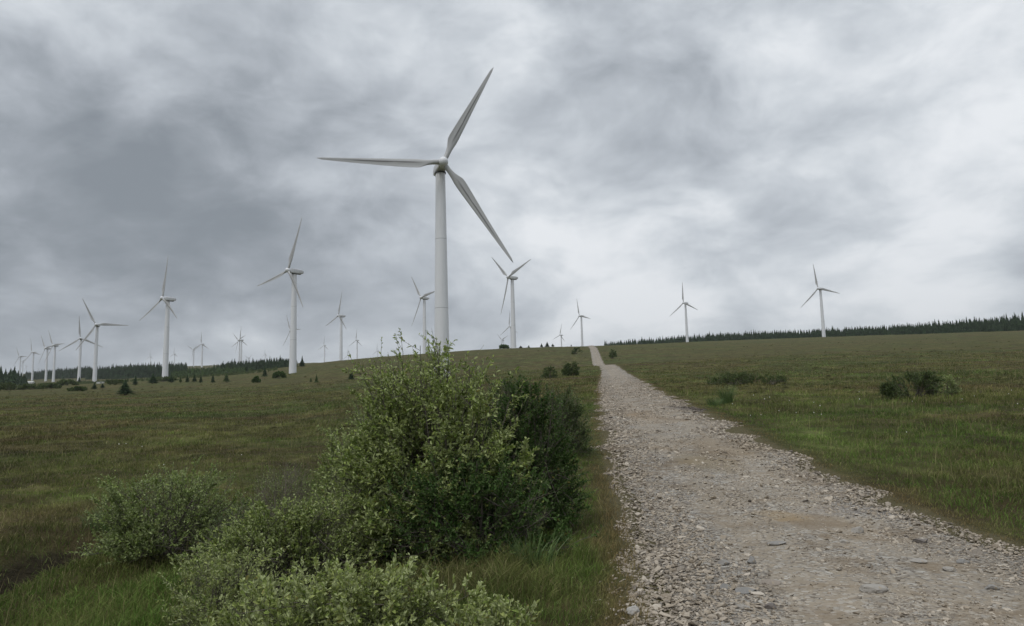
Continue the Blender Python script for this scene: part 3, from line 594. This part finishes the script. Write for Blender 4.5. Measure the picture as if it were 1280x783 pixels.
def needle_mat(name, a, b_):
    m, t, b, _ = new_mat(name); g = t.new('ShaderNodeNewGeometry'); p = g.outputs['Position']; r = g.outputs['Random Per Island']
    c = t.mix(t.noise(p, .9, 4, .7), a, b_); c = t.mix(1.0, c, t.math('MULTIPLY_ADD', r, .7, .6), 'MULTIPLY')
    t.put(b.inputs['Base Color'], c); b.inputs['Roughness'].default_value = 1; b.inputs['Specular IOR Level'].default_value = .1; return m
mN = needle_mat('spruce', (.016, .030, .016), (.045, .070, .030)); mN2 = needle_mat('young_pine', (.035, .060, .024), (.075, .105, .04))
def trunk(rng, h, r):
    return tubes(bez(np.array([[0, 0, -.3]]), np.array([[0., 0, h*.4]]), np.array([[0., 0, h*.9]]), 4), np.array([r]), np.array([r*.2]), 6)
ctree = []
def conifer(x, y, hpx, wpx, label, m=None, seed=0, kind='conifer', group='young conifers scattered over the moor'):
    rg = np.random.default_rng(500+seed); p = ground_at(x, y, 60); Yd = p[1]; h = hpx*Yd/F; r = wpx*Yd/F/2
    root = empty(kind, p, label, 'tree', group); Vv, Ff = conifer_arrays(rg, h, r, 10, 9); mesh('crown', Vv, [(Ff, 0)], m or mN, root)
    V, Fq = trunk(rg, h, r*.09); mesh('trunk', V, [(Fq, 0)], mBark, root)
CON = [
 (439, 475, 13, 12, 'dense dark young conifer alone on the open slope between the two tall turbines', mN),
 (395.5, 479, 11, 7, 'thin young conifer on the slope right of the second tallest turbine', mN2),
 (388.5, 478, 6, 5, 'tiny seedling conifer touching the left of a thin young one', mN2),
 (377.5, 459, 14, 10, 'spiky conifer, right one of the pair just right of the second tallest tower foot', mN),
 (369.5, 459.5, 14, 9, 'spiky conifer, left one of the pair just right of the second tallest tower foot', mN),
 (331, 471.5, 13, 10, 'dark conifer with a square foot between two low shrubs, left of the second tallest tower', mN),
 (308, 465, 9, 9, 'dark bushy conifer in front of the dark wood, right one of two', mN),
 (296, 466, 7, 8, 'dark bushy conifer in front of the dark wood, left one of two', mN),
 (283, 478, 12, 12, 'wide based conifer at the right end of the row of young trees', mN2),
 (266, 479, 11, 8, 'compact conifer second from the right end of the row of young trees', mN),
 (251, 479, 10, 7, 'small conifer third from the right end of the row of young trees', mN),
 (243, 478, 11, 8, 'dark conifer fourth from the right end of the row of young trees', mN),
 (234, 478.5, 10, 8, 'dark conifer fifth from the right end of the row of young trees', mN),
 (225.5, 478.5, 9, 5, 'slim pale green conifer right of the third tower foot', mN2),
 (214, 478.5, 10, 11, 'dark wide conifer touching the right of the third tower foot', mN),
 (191, 480, 13, 17, 'wide dark conifer clump left of the third tower foot', mN),
 (169, 482, 12, 10, 'upright dark conifer behind the sprawling one, left of the third tower', mN),
 (156, 494, 19, 29, 'sprawling low conifer, nearest of all, standing alone before the row', mN),
 (118, 487, 9, 10, 'small dark conifer right below the foot of the fourth tower', mN),
 (128, 485.5, 6, 9, 'low dark conifer right of the one at the foot of the fourth tower', mN),
 (99, 479, 8, 7, 'small dark conifer at the foot of the fifth tower', mN),
 (684, 434, 7, 8, 'dark conifer on the skyline, tallest of the group left of the track top', mN),
 (677, 434.3, 5, 6, 'dark conifer on the skyline, left of the tallest of its group', mN),
 (691, 433.6, 4, 6, 'low conifer on the skyline, right of the tallest of its group', mN),
 (661, 435, 3.5, 4, 'lone small conifer on the skyline right of the central far turbine', mN),
 (651, 435.2, 3, 7, 'low flat conifer on the skyline touching the central far turbine', mN),
 (714, 433, 2.5, 3, 'tiny conifer on the skyline left of the turbine by the track top', mN)]
for i, (x, y, hp, wp_, lab, m) in enumerate(CON): conifer(x, y, hp, wp_, lab, m, i)
def far_shrub(x, ybase, hpx, wpx, label, leaf, seed, cat='shrub', name='scrub_bush'):
    p = ground_at(x, ybase, 60); Yd = p[1]; S = wpx*Yd/F
    bush(name, label, cat, p, S/2, S/2.4, hpx*Yd/F, seed, leaf=leaf, nst=14, nbr=6, nsh=5, nlf=7, ll=Yd*.0018, lw=Yd*.0009, shoot=Yd*.0016, stemr=Yd*.00008)
FS = [(349, 473.5, 9, 19, 'wide dark shrub touching the left of the second tallest tower foot', 'dark'),
 (320.5, 478.5, 7, 9, 'small round shrub below the dark conifer, left of the second tallest tower', 'dark'),
 (630, 435.8, 4, 13, 'low dark shrub on the skyline left of the central far turbine', 'dark'),
 (8, 488, 11, 26, 'rounded olive green shrub at the far left edge below the dark trees', 'scrub'),
 (38, 487, 6, 34, 'long low green shrub between the far left edge and the sixth tower', 'scrub'),
 (84, 482, 8, 26, 'olive green shrub mound between the sixth and fifth tower feet', 'scrub'),
 (62, 486, 6, 26, 'low green shrub mound under the feet of the two closest paired towers', 'scrub'),
 (97, 489, 5, 24, 'low green shrub left of the fourth tower foot', 'scrub'),
 (145, 481, 6, 30, 'pale green shrub mound right of the fourth tower foot', 'scrub'),
 (204, 477, 5, 40, 'low green scrub behind the third tower foot', 'scrub'),
 (250, 468, 7, 46, 'green thicket in front of the gap between the two dark woods', 'scrub'),
 (285, 466, 7, 36, 'green thicket at the left end of the nearer dark wood', 'scrub')]
for i, a in enumerate(FS): far_shrub(*a, seed=300+i)

# far woods: conifers standing too thick to count
def wood(name, label, poly, n, h, seed, mat_=None, broad=.24):
    """poly: (x, Ynear, Yfar) along the wood"""
    rg = np.random.default_rng(seed); xs = [p[0] for p in poly]; VV = []; FF = []; o = 0
    temps = [conifer_arrays(rg, 1, broad, 6, 6) for _ in range(6)]
    for i in range(n):
        x = rg.uniform(xs[0], xs[-1]); ya = np.interp(x, xs, [p[1] for p in poly]); yb = np.interp(x, xs, [p[2] for p in poly]); hb = np.interp(x, xs, [p[3] for p in poly])
        Y = ya+(yb-ya)*rg.random()**1.3; X = (x-640)/F*Y; z = T1(X, Y); hh_ = hb*rg.uniform(.6, 1.08)*(1.22 if rg.random() < .07 else 1)
        v, f = temps[i % 6]; a = rg.uniform(0, 6.28); c_, s_ = math.cos(a), math.sin(a); wv = rg.uniform(.85, 1.35)
        R = np.array([[c_*wv, -s_*wv, 0], [s_*wv, c_*wv, 0], [0, 0, 1]]); VV.append((v@R.T)*hh_+np.array([X, Y, z-.5])); FF.append(f+o); o += len(v)
    ob = mesh(name, np.vstack(VV), [(np.vstack(FF), 0)], mat_ or mN); tag(ob, label, 'wood', kind='stuff')
wood('conifer_wood', 'dark conifer plantation along the right hand skyline', [(755, 1250, 1400, 13), (860, 1180, 1330, 13.5), (1031, 1010, 1120, 12.5), (1120, 930, 1040, 13.5), (1300, 800, 900, 17.5), (1420, 760, 860, 18)], 2600, 13, 1)
wood('conifer_wood', 'nearer dark wood behind the second tallest tower on the left slope', [(266, 1000, 1200, 12), (285, 950, 1250, 15), (330, 850, 1150, 13), (362, 800, 1000, 10)], 620, 13, 2)
wood('conifer_wood', 'long dark wood behind the third and fourth towers', [(108, 1250, 1700, 19), (150, 1150, 1750, 20), (232, 1050, 1650, 18)], 1100, 13, 3)
wood('conifer_wood', 'distant dark strip of wood behind the paired towers at the left', [(30, 1700, 2300, 16), (60, 1600, 2200, 19), (112, 1500, 2000, 22)], 700, 14, 4)
wood('conifer_wood', 'clump of dark trees at the far left edge of the moor', [(-60, 700, 900, 17), (0, 700, 860, 17), (20, 700, 820, 16), (33, 720, 780, 9)], 220, 15, 5, broad=.34)
wood('conifer_wood', 'young green plantation in front of the nearer dark wood', [(212, 720, 1500, 9), (270, 720, 1200, 9), (312, 680, 850, 5)], 520, 6, 6, mN2, .3)

mSc = needle_mat('scrub_growth', (.040, .060, .022), (.085, .100, .038))
wood('scrub_thicket', 'patchy low scrub between the field edge and the dark woods at the left', [(0, 520, 900, 2.2), (120, 560, 1000, 2.4), (200, 580, 1000, 2.6), (345, 540, 800, 2.2)], 900, 2, 7, mSc, .75)
# heather and sedge hummocks that break up the moor beyond the near grass
rgh = np.random.default_rng(77); VV = []; FF = []; o_ = 0; hm = [conifer_arrays(rgh, 1, 1.5, 3, 7) for _ in range(6)]
for i in range(2600):
    Yh = math.exp(rgh.uniform(math.log(45), math.log(480))); Xh = (rgh.uniform(-80, 1380)-640)/F*Yh
    if -1.0 < Xh-tl(Yh)+1 and Xh-tr(Yh) < 1.0: continue
    if fbm(np.array([Xh*.035]), np.array([Yh*.02]), 3)[0] < -.05: continue
    hh_ = rgh.uniform(.12, .34)*(1+Yh/400); v, f = hm[i % 6]; a = rgh.uniform(0, 6.28); c_, s_ = math.cos(a), math.sin(a)
    v = v*np.array([rgh.uniform(.8, 2.0), rgh.uniform(.7, 1.2), 1]); VV.append((v@np.array([[c_, s_, 0], [-s_, c_, 0], [0, 0, 1]]))*hh_+np.array([Xh, Yh, T1(Xh, Yh)-.05])); FF.append(f+o_); o_ += len(v)
oh = mesh('heather_hummocks', np.vstack(VV), [(np.vstack(FF), 0)], needle_mat('hummock', (.065, .072, .028), (.115, .105, .045))); tag(oh, 'small heather and sedge hummocks over the moor', 'heather', kind='stuff')
# ------------------------------------------------------------------ cabins far left
mP, t, b, _ = new_mat('cabin_render'); p = t.new('ShaderNodeTexCoord').outputs['Object']
t.put(b.inputs['Base Color'], t.mix(t.noise(p, 1.5, 4, .6), (.42, .42, .40), (.60, .60, .57))); b.inputs['Roughness'].default_value = .9
mD, t, b, _ = new_mat('cabin_door'); b.inputs['Base Color'].default_value = (.10, .12, .11, 1)
def bx(x0, x1, y0, y1, z0, z1):
    V = np.array([[x, y, z] for x in (x0, x1) for y in (y0, y1) for z in (z0, z1)]); Fq = np.array([[0, 1, 3, 2], [4, 6, 7, 5], [0, 4, 5, 1], [2, 3, 7, 6], [0, 2, 6, 4], [1, 5, 7, 3]]); return V, Fq
def cabin(x, y, wpx, hpx, label, pitched):
    p = ground_at(x, y, 60); k = p[1]/F; w_, h_ = wpx*k, hpx*k; d_ = w_*.45
    root = empty('cabin', p, label, 'building'); V, Fq = bx(-w_/2, w_/2, -d_/2, d_/2, -.5, h_); mesh('wall', V, [(Fq, 0)], mP, root)
    if pitched:
        V = np.array([[-w_*.53, -d_*.58, h_], [w_*.53, -d_*.58, h_], [w_*.53, d_*.58, h_], [-w_*.53, d_*.58, h_], [-w_*.53, 0, h_*1.7], [w_*.53, 0, h_*1.7]]); V[:, 2] += .01
        mesh('roof', V, [(np.array([[0, 1, 5, 4], [2, 3, 4, 5], [3, 2, 1, 0]]), 0), (np.array([[0, 4, 3], [1, 2, 5]]), 0)], mP, root)
    else:
        V, Fq = bx(-w_*.53, w_*.53, -d_*.55, d_*.55, h_+.01, h_*1.12); mesh('roof', V, [(Fq, 0)], mP, root)
    V, Fq = bx(w_*.1, w_*.1+1.0, -d_/2-.05, -d_/2+.03, 0, min(2.1, h_*.8)); mesh('door', V, [(Fq, 0)], mD, root)
cabin(37.5, 480.5, 9, 2.2, 'pale low building with a pitched roof beside the clump of dark trees at the left', True)
cabin(125.5, 479.5, 8, 1.8, 'small white flat roofed cabin at the foot of the fourth tower', False)

# ------------------------------------------------------------------ wind turbines
mWh, t, b, _ = new_mat('turbine_white'); p = t.new('ShaderNodeTexCoord').outputs['Object']
st = t.new('ShaderNodeMapping'); st.inputs['Scale'].default_value = (1.2, 1.2, .06); t.l.new(p, st.inputs[0])
c = t.mix(t.math('MULTIPLY', t.smooth(t.noise(st.outputs[0], 1.5, 5, .65), .5, .8), .45), (.72, .725, .74), (.50, .505, .515))
ps = t.new('ShaderNodeSeparateXYZ'); t.l.new(p, ps.inputs[0])
seam = t.math('LESS_THAN', t.math('ABSOLUTE', t.math('SUBTRACT', t.math('MODULO', ps.outputs[2], 20.0), 19.5)), .10)
c = t.mix(t.math('MULTIPLY', seam, .6), c, (.30, .31, .31))
grime = t.math('MULTIPLY', t.smooth(ps.outputs[2], 54, 59.5), t.smooth(t.noise(st.outputs[0], 4, 4, .6), .40, .65))
c = t.mix(t.math('MULTIPLY', grime, .45), c, (.22, .19, .16))
t.put(b.inputs['Base Color'], c); b.inputs['Roughness'].default_value = .45
mBl, t, b, _ = new_mat('blade_white'); p = t.new('ShaderNodeTexCoord').outputs['Object']
st = t.new('ShaderNodeMapping'); st.inputs['Scale'].default_value = (3, 3, .12); t.l.new(p, st.inputs[0])
nn = t.noise(st.outputs[0], 1.6, 5, .65); ch = t.new('ShaderNodeAttribute', attribute_name='chord').outputs['Fac']; sp = t.new('ShaderNodeAttribute', attribute_name='span').outputs['Fac']
c = t.mix(t.math('MULTIPLY', t.smooth(nn, .45, .75), .4), (.42, .42, .415), (.25, .24, .225))
streak = t.math('MULTIPLY', t.smooth(t.math('ABSOLUTE', t.math('SUBTRACT', ch, .45)), .16, .03), t.math('MULTIPLY', t.smooth(nn, .34, .50), t.smooth(sp, .10, .30)))
streak = t.math('MULTIPLY', streak, t.smooth(sp, .86, .66))
c = t.mix(t.math('MULTIPLY', streak, .8), c, (.07, .065, .06))
t.put(b.inputs['Base Color'], c); b.inputs['Roughness'].default_value = .5
mDk, t, b, _ = new_mat('nacelle_underside'); b.inputs['Base Color'].default_value = (.07, .07, .07, 1); b.inputs['Roughness'].default_value = .8

HUBH = 61.0; BL = 33.0; OVER = 4.4
def lathe(prof, n=32, axis='Z'):
    prof = np.array(prof, float); K = len(prof); a = np.linspace(0, 2*math.pi, n, endpoint=False)
    V = np.stack([prof[:, None, 0]*np.cos(a), prof[:, None, 0]*np.sin(a), np.repeat(prof[:, 1:2], n, 1)], -1)
    ix = np.arange(K*n).reshape(K, n); nx = np.roll(ix, -1, 1); Fq = np.stack([ix[:-1], nx[:-1], nx[1:], ix[1:]], -1).reshape(-1, 4); return V.reshape(-1, 3), Fq
# tower
zz = np.array([-2, 0, 15, 30, 45, 59.3]); rd = np.interp(zz, [0, 59.3], [2.2, 1.38]); Vt, Ft = lathe(list(zip(rd, zz)), 40)
tower_o = None
def blade_mesh():
    K = 30; S = np.linspace(0, 1, K)**1.1; NS = 20; V = []; chd = []; spn = []
    for s in S:
        r = .9+s*(BL-.9)
        c = np.interp(s, [0, .04, .10, .17, .22, .35, .6, .85, .97, 1], [1.4, 1.4, 1.9, 2.75, 2.85, 2.5, 1.7, 1.0, .6, .15])
        circ = np.interp(s, [0, .04, .17], [1, 1, 0]); tw = math.radians(np.interp(s, [0, .2, .5, 1], [16, 15, 6, 1])); thk = np.interp(s, [.1, .25, .6, 1], [.42, .27, .19, .15])
        for j in range(NS):
            a = 2*math.pi*j/NS; xa = .5+.5*math.cos(a)                   # 0 leading, 1 trailing
            ya = 2.0*thk*.5*(1.48*math.sqrt(max(xa, 0))-.63*xa-1.76*xa**2+1.42*xa**3-.51*xa**4)*(1 if math.sin(a) >= 0 else -1)
            if abs(math.sin(a)) < 1e-6: ya = 0
            xc_, yc_ = math.cos(a)*.5, math.sin(a)*.5
            ax = (xa-.30)*(-c); ay = ya*c*.95
            if ay < 0: ay *= .75; ay += .16*c*thk*math.exp(-((xa-.72)/.18)**2)*(1-circ)      # hollow pressure side by the trailing edge
            cx_, cy_ = -(xc_)*1.35, yc_*1.35
            x = ax*(1-circ)+cx_*circ; y = ay*(1-circ)+cy_*circ
            # twist about the blade axis
            X = x*math.cos(tw)-y*math.sin(tw); Yy = x*math.sin(tw)+y*math.cos(tw)
            V.append((X, Yy-.9*s*s, r)); chd.append(xa); spn.append(s)
    ix = np.arange(K*NS).reshape(K, NS); nx = np.roll(ix, -1, 1); Fq = np.stack([ix[:-1], nx[:-1], nx[1:], ix[1:]], -1).reshape(-1, 4)
    n0 = len(V); V.append((0, -.9, BL)); chd.append(.5); spn.append(1); tri_ = np.stack([ix[-1], nx[-1], np.full(NS, n0)], -1)
    return np.array(V), Fq, tri_, chd, spn
def rbox(segs):
    """superellipse cross sections along y: (y, halfwidth, zbottom, ztop)"""
    V = []; n = 28
    for y, hw, z0, z1 in segs:
        for j in range(n):
            a = 2*math.pi*j/n; cxx = np.sign(math.cos(a))*abs(math.cos(a))**.42; szz = np.sign(math.sin(a))*abs(math.sin(a))**.42
            V.append((hw*cxx, y, (z0+z1)/2+(z1-z0)/2*szz))
    K = len(segs); ix = np.arange(K*n).reshape(K, n); nx = np.roll(ix, -1, 1); return np.array(V), np.stack([ix[:-1], ix[1:], nx[1:], nx[:-1]], -1).reshape(-1, 4)
def make_turbine(lab, group):
    root = empty('wind_turbine', (0, 0, 0), lab, 'wind turbine', group)
    mesh('tower', Vt, [(Ft, 0)], mWh, root, smooth=True)
    V, Fq = rbox([(-3.1, .05, 60.6, 61.6), (-3.09, 1.1, 59.9, 62.0), (-2.6, 1.35, 59.5, 62.35), (0, 1.5, 59.4, 62.5), (3.3, 1.42, 59.55, 62.35), (5.5, 1.15, 60.0, 62.0), (5.8, .9, 60.3, 61.7), (5.81, .05, 60.9, 61.2)])
    mesh('nacelle', V, [(Fq, 0)], mWh, root, smooth=True)
    V, Fq = lathe([(1.36, 59.0), (1.62, 59.02), (1.62, 59.45), (.2, 59.46)], 32); a = len(V); V2, F2 = bx(-.7, .7, 1.7, 4.2, 59.3, 59.7)
    mesh('yaw_ring', np.vstack([V, V2]), [(Fq, 0), (F2+a, 0)], mDk, root)
    prof = [(.02, -1.75), (.5, -1.68), (.95, -1.42), (1.28, -.95), (1.42, -.3), (1.42, .6), (1.25, 1.15), (.2, 1.16)]
    V, Fq = lathe(prof, 32); V = V[:, [0, 2, 1]]
    hb = mesh('hub', V, [(Fq[:, ::-1], 0)], mWh, root, smooth=True)
    V, Fq, tri_, chd, spn = blade_mesh()
    for k in range(3): 
        bl = mesh('blade', V, [(Fq, 0), (tri_, 0)], mBl, root, smooth=True, attrs={'chord': chd, 'span': spn}) if k == 0 else bl0.copy()
        if k == 0: bl0 = bl
        else: C.objects.link(bl); bl.parent = root
    return root
def pose(root, phi, bs=1.0):
    base = Matrix.Translation((0, -OVER, HUBH)) @ Matrix.Rotation(math.radians(-5), 4, 'X'); k = 0
    for ch in root.children:
        nm = ch.name.split('.')[0]
        if nm == 'hub': ch.matrix_local = base
        if nm == 'blade': ch.matrix_local = base @ Matrix.Rotation(math.radians(phi+120*k), 4, 'Y') @ Matrix.Scale(bs, 4); k += 1
TURB = [ # hub x, hub y, depth, yaw to the left of facing us, blade angle, label
 (554, 203, 212, -11, 27, 'nearest and largest turbine, one blade flat to the left, behind the big willow bush'),
 (360, 338, 436, 58, 20, 'second tallest turbine, on the left slope with its whole tower down to the grass'),
 (203, 373, 560, 63, 4, 'third tallest turbine from the left part, whole tower visible beside dark conifers'),
 (120, 406, 820, 18, 92, 'turbine left of the third tallest with one blade level to the right'),
 (100.5, 423, 1170, 12, -6, 'turbine just left and behind the level bladed one, one blade straight up'),
 (66, 432, 1190, 58, 88, 'right one of the close pair of edge on turbines at the left'),
 (56.5, 435.5, 1360, 60, 84, 'left one of the close pair of edge on turbines at the left'),
 (39.8, 440.5, 1600, 55, -16, 'turbine standing clear left of the close pair, foot by the pale building'),
 (24, 446, 2100, 50, -28, 'leftmost clear turbine, rising behind the clump of dark trees'),
 (27.8, 452.6, 3000, 50, 60, 'faint hazy turbine just behind the leftmost clear one'),
 (32.4, 458.6, 3700, 50, 85, 'faint low turbine just above the trees right of the leftmost ones'),
 (47.8, 462, 4600, 50, 60, 'faintest tiny turbine between the close pair and the clear one left of it'),
 (187.3, 446, 3900, 48, 0, 'tiny turbine above the long dark wood, left of the third tallest tower'),
 (217.4, 442.6, 3300, 48, 0, 'tiny turbine above the long dark wood, right of the third tallest tower'),
 (241.3, 437.3, 2900, 45, 60, 'small turbine with raised arms over the gap in the woods'),
 (251.5, 430.3, 2050, 45, -3, 'thin turbine over the gap in the woods, right of the one with raised arms'),
 (300.2, 425, 1950, 50, 0, 'thin turbine over the nearer dark wood, front one of two nearly in line'),
 (297.8, 425.6, 2600, 55, 70, 'thin turbine mostly hidden, rear one of two nearly in line over the dark wood'),
 (310.3, 448.2, 5200, 50, 60, 'speck of a turbine just clearing the dark wood, left of the small upright one'),
 (331, 443.2, 3900, 50, 0, 'small upright turbine over the dark wood between the thin pair and the second tallest'),
 (363, 413, 1650, 55, 92, 'turbine hidden behind the second tallest tower, only a blade showing left'),
 (404.7, 432, 3150, 50, 3, 'small turbine just left of the pale turbine on the slope skyline'),
 (423, 394.7, 1020, 60, 10, 'medium turbine on the slope skyline, right of the second tallest'),
 (434.6, 444.5, 5300, 50, 0, 'speck of a turbine peeping over the slope between two larger ones'),
 (445, 425.6, 2600, 50, 3, 'small thin turbine right of the medium one on the slope skyline'),
 (471.2, 438.6, 4600, 50, 0, 'tiny turbine at the skyline just left of the big willow bush'),
 (526.3, 372.2, 871, 54, 83, 'turbine rising behind the willow bush left of the largest tower'),
 (635.2, 346.6, 652, 52, 72, 'fourth tallest turbine right of the largest, boxy nacelle pointing right'),
 (636.6, 408.3, 1560, 50, 0, 'small turbine half hidden behind the fourth tallest tower'),
 (627.4, 425, 2900, 50, 70, 'tiny turbine left of the half hidden one at the central skyline'),
 (700, 419, 1950, 50, 12, 'small turbine left of the top of the track'),
 (724.2, 395, 1290, 50, -14, 'turbine standing right at the top of the track'),
 (854.2, 378.8, 1108, 42, -3, 'left one of the two turbines by the right hand plantation'),
 (1022.5, 360.8, 940, 36, -10, 'rightmost turbine, before the plantation on the right')]
GRP = 'wind turbines spread over the moor'
proto = make_turbine(TURB[0][5], GRP)
for i, (hx, hy, Yd, psi, phi, lab) in enumerate(TURB):
    if i == 0: r = proto
    else:
        r = proto.copy(); C.objects.link(r); r['label'] = lab
        for ch in proto.children:
            c2 = ch.copy(); C.objects.link(c2); c2.parent = r
    hub = at_depth(hx, hy, Yd); s = 1.0
    for _ in range(6):
        # yaw: face the camera, then turn left by psi; hub hangs in front of the tower
        x, y = hub[0], hub[1]; a = math.atan2(-x, y)-math.radians(psi); fx, fy = math.sin(a), -math.cos(a)
        bxp, byp = hub[0]-fx*OVER*s, hub[1]-fy*OVER*s; z = T1(bxp, byp); s = (hub[2]-z)/HUBH
    r.location = (bxp, byp, z); r.rotation_euler = (0, 0, a); r.scale = (s, s, s); pose(r, phi, 1.06 if i == 0 else 1.0)
    print('TURB', i, 'depth', Yd, 'scale %.2f' % s)

# ------------------------------------------------------------------ haze
HAZE = 0.00006
if HAZE:
    V, Fq = bx(-9300, 9300, -9300, 9300, -14, 760); hz = mesh('haze', V, [(Fq, 0)], bpy.data.materials.new('haze_air')); m = hz.data.materials[0]; m.use_nodes = True; t = NT(m.node_tree); t.n.clear()
    o = t.new('ShaderNodeOutputMaterial'); v = t.new('ShaderNodeVolumePrincipled'); v.inputs['Color'].default_value = (.88, .90, .92, 1); v.inputs['Density'].default_value = HAZE; v.inputs['Anisotropy'].default_value = .2
    t.l.new(v.outputs[0], o.inputs['Volume']); tag(hz, 'thin damp haze over the whole moor', 'haze', kind='stuff')
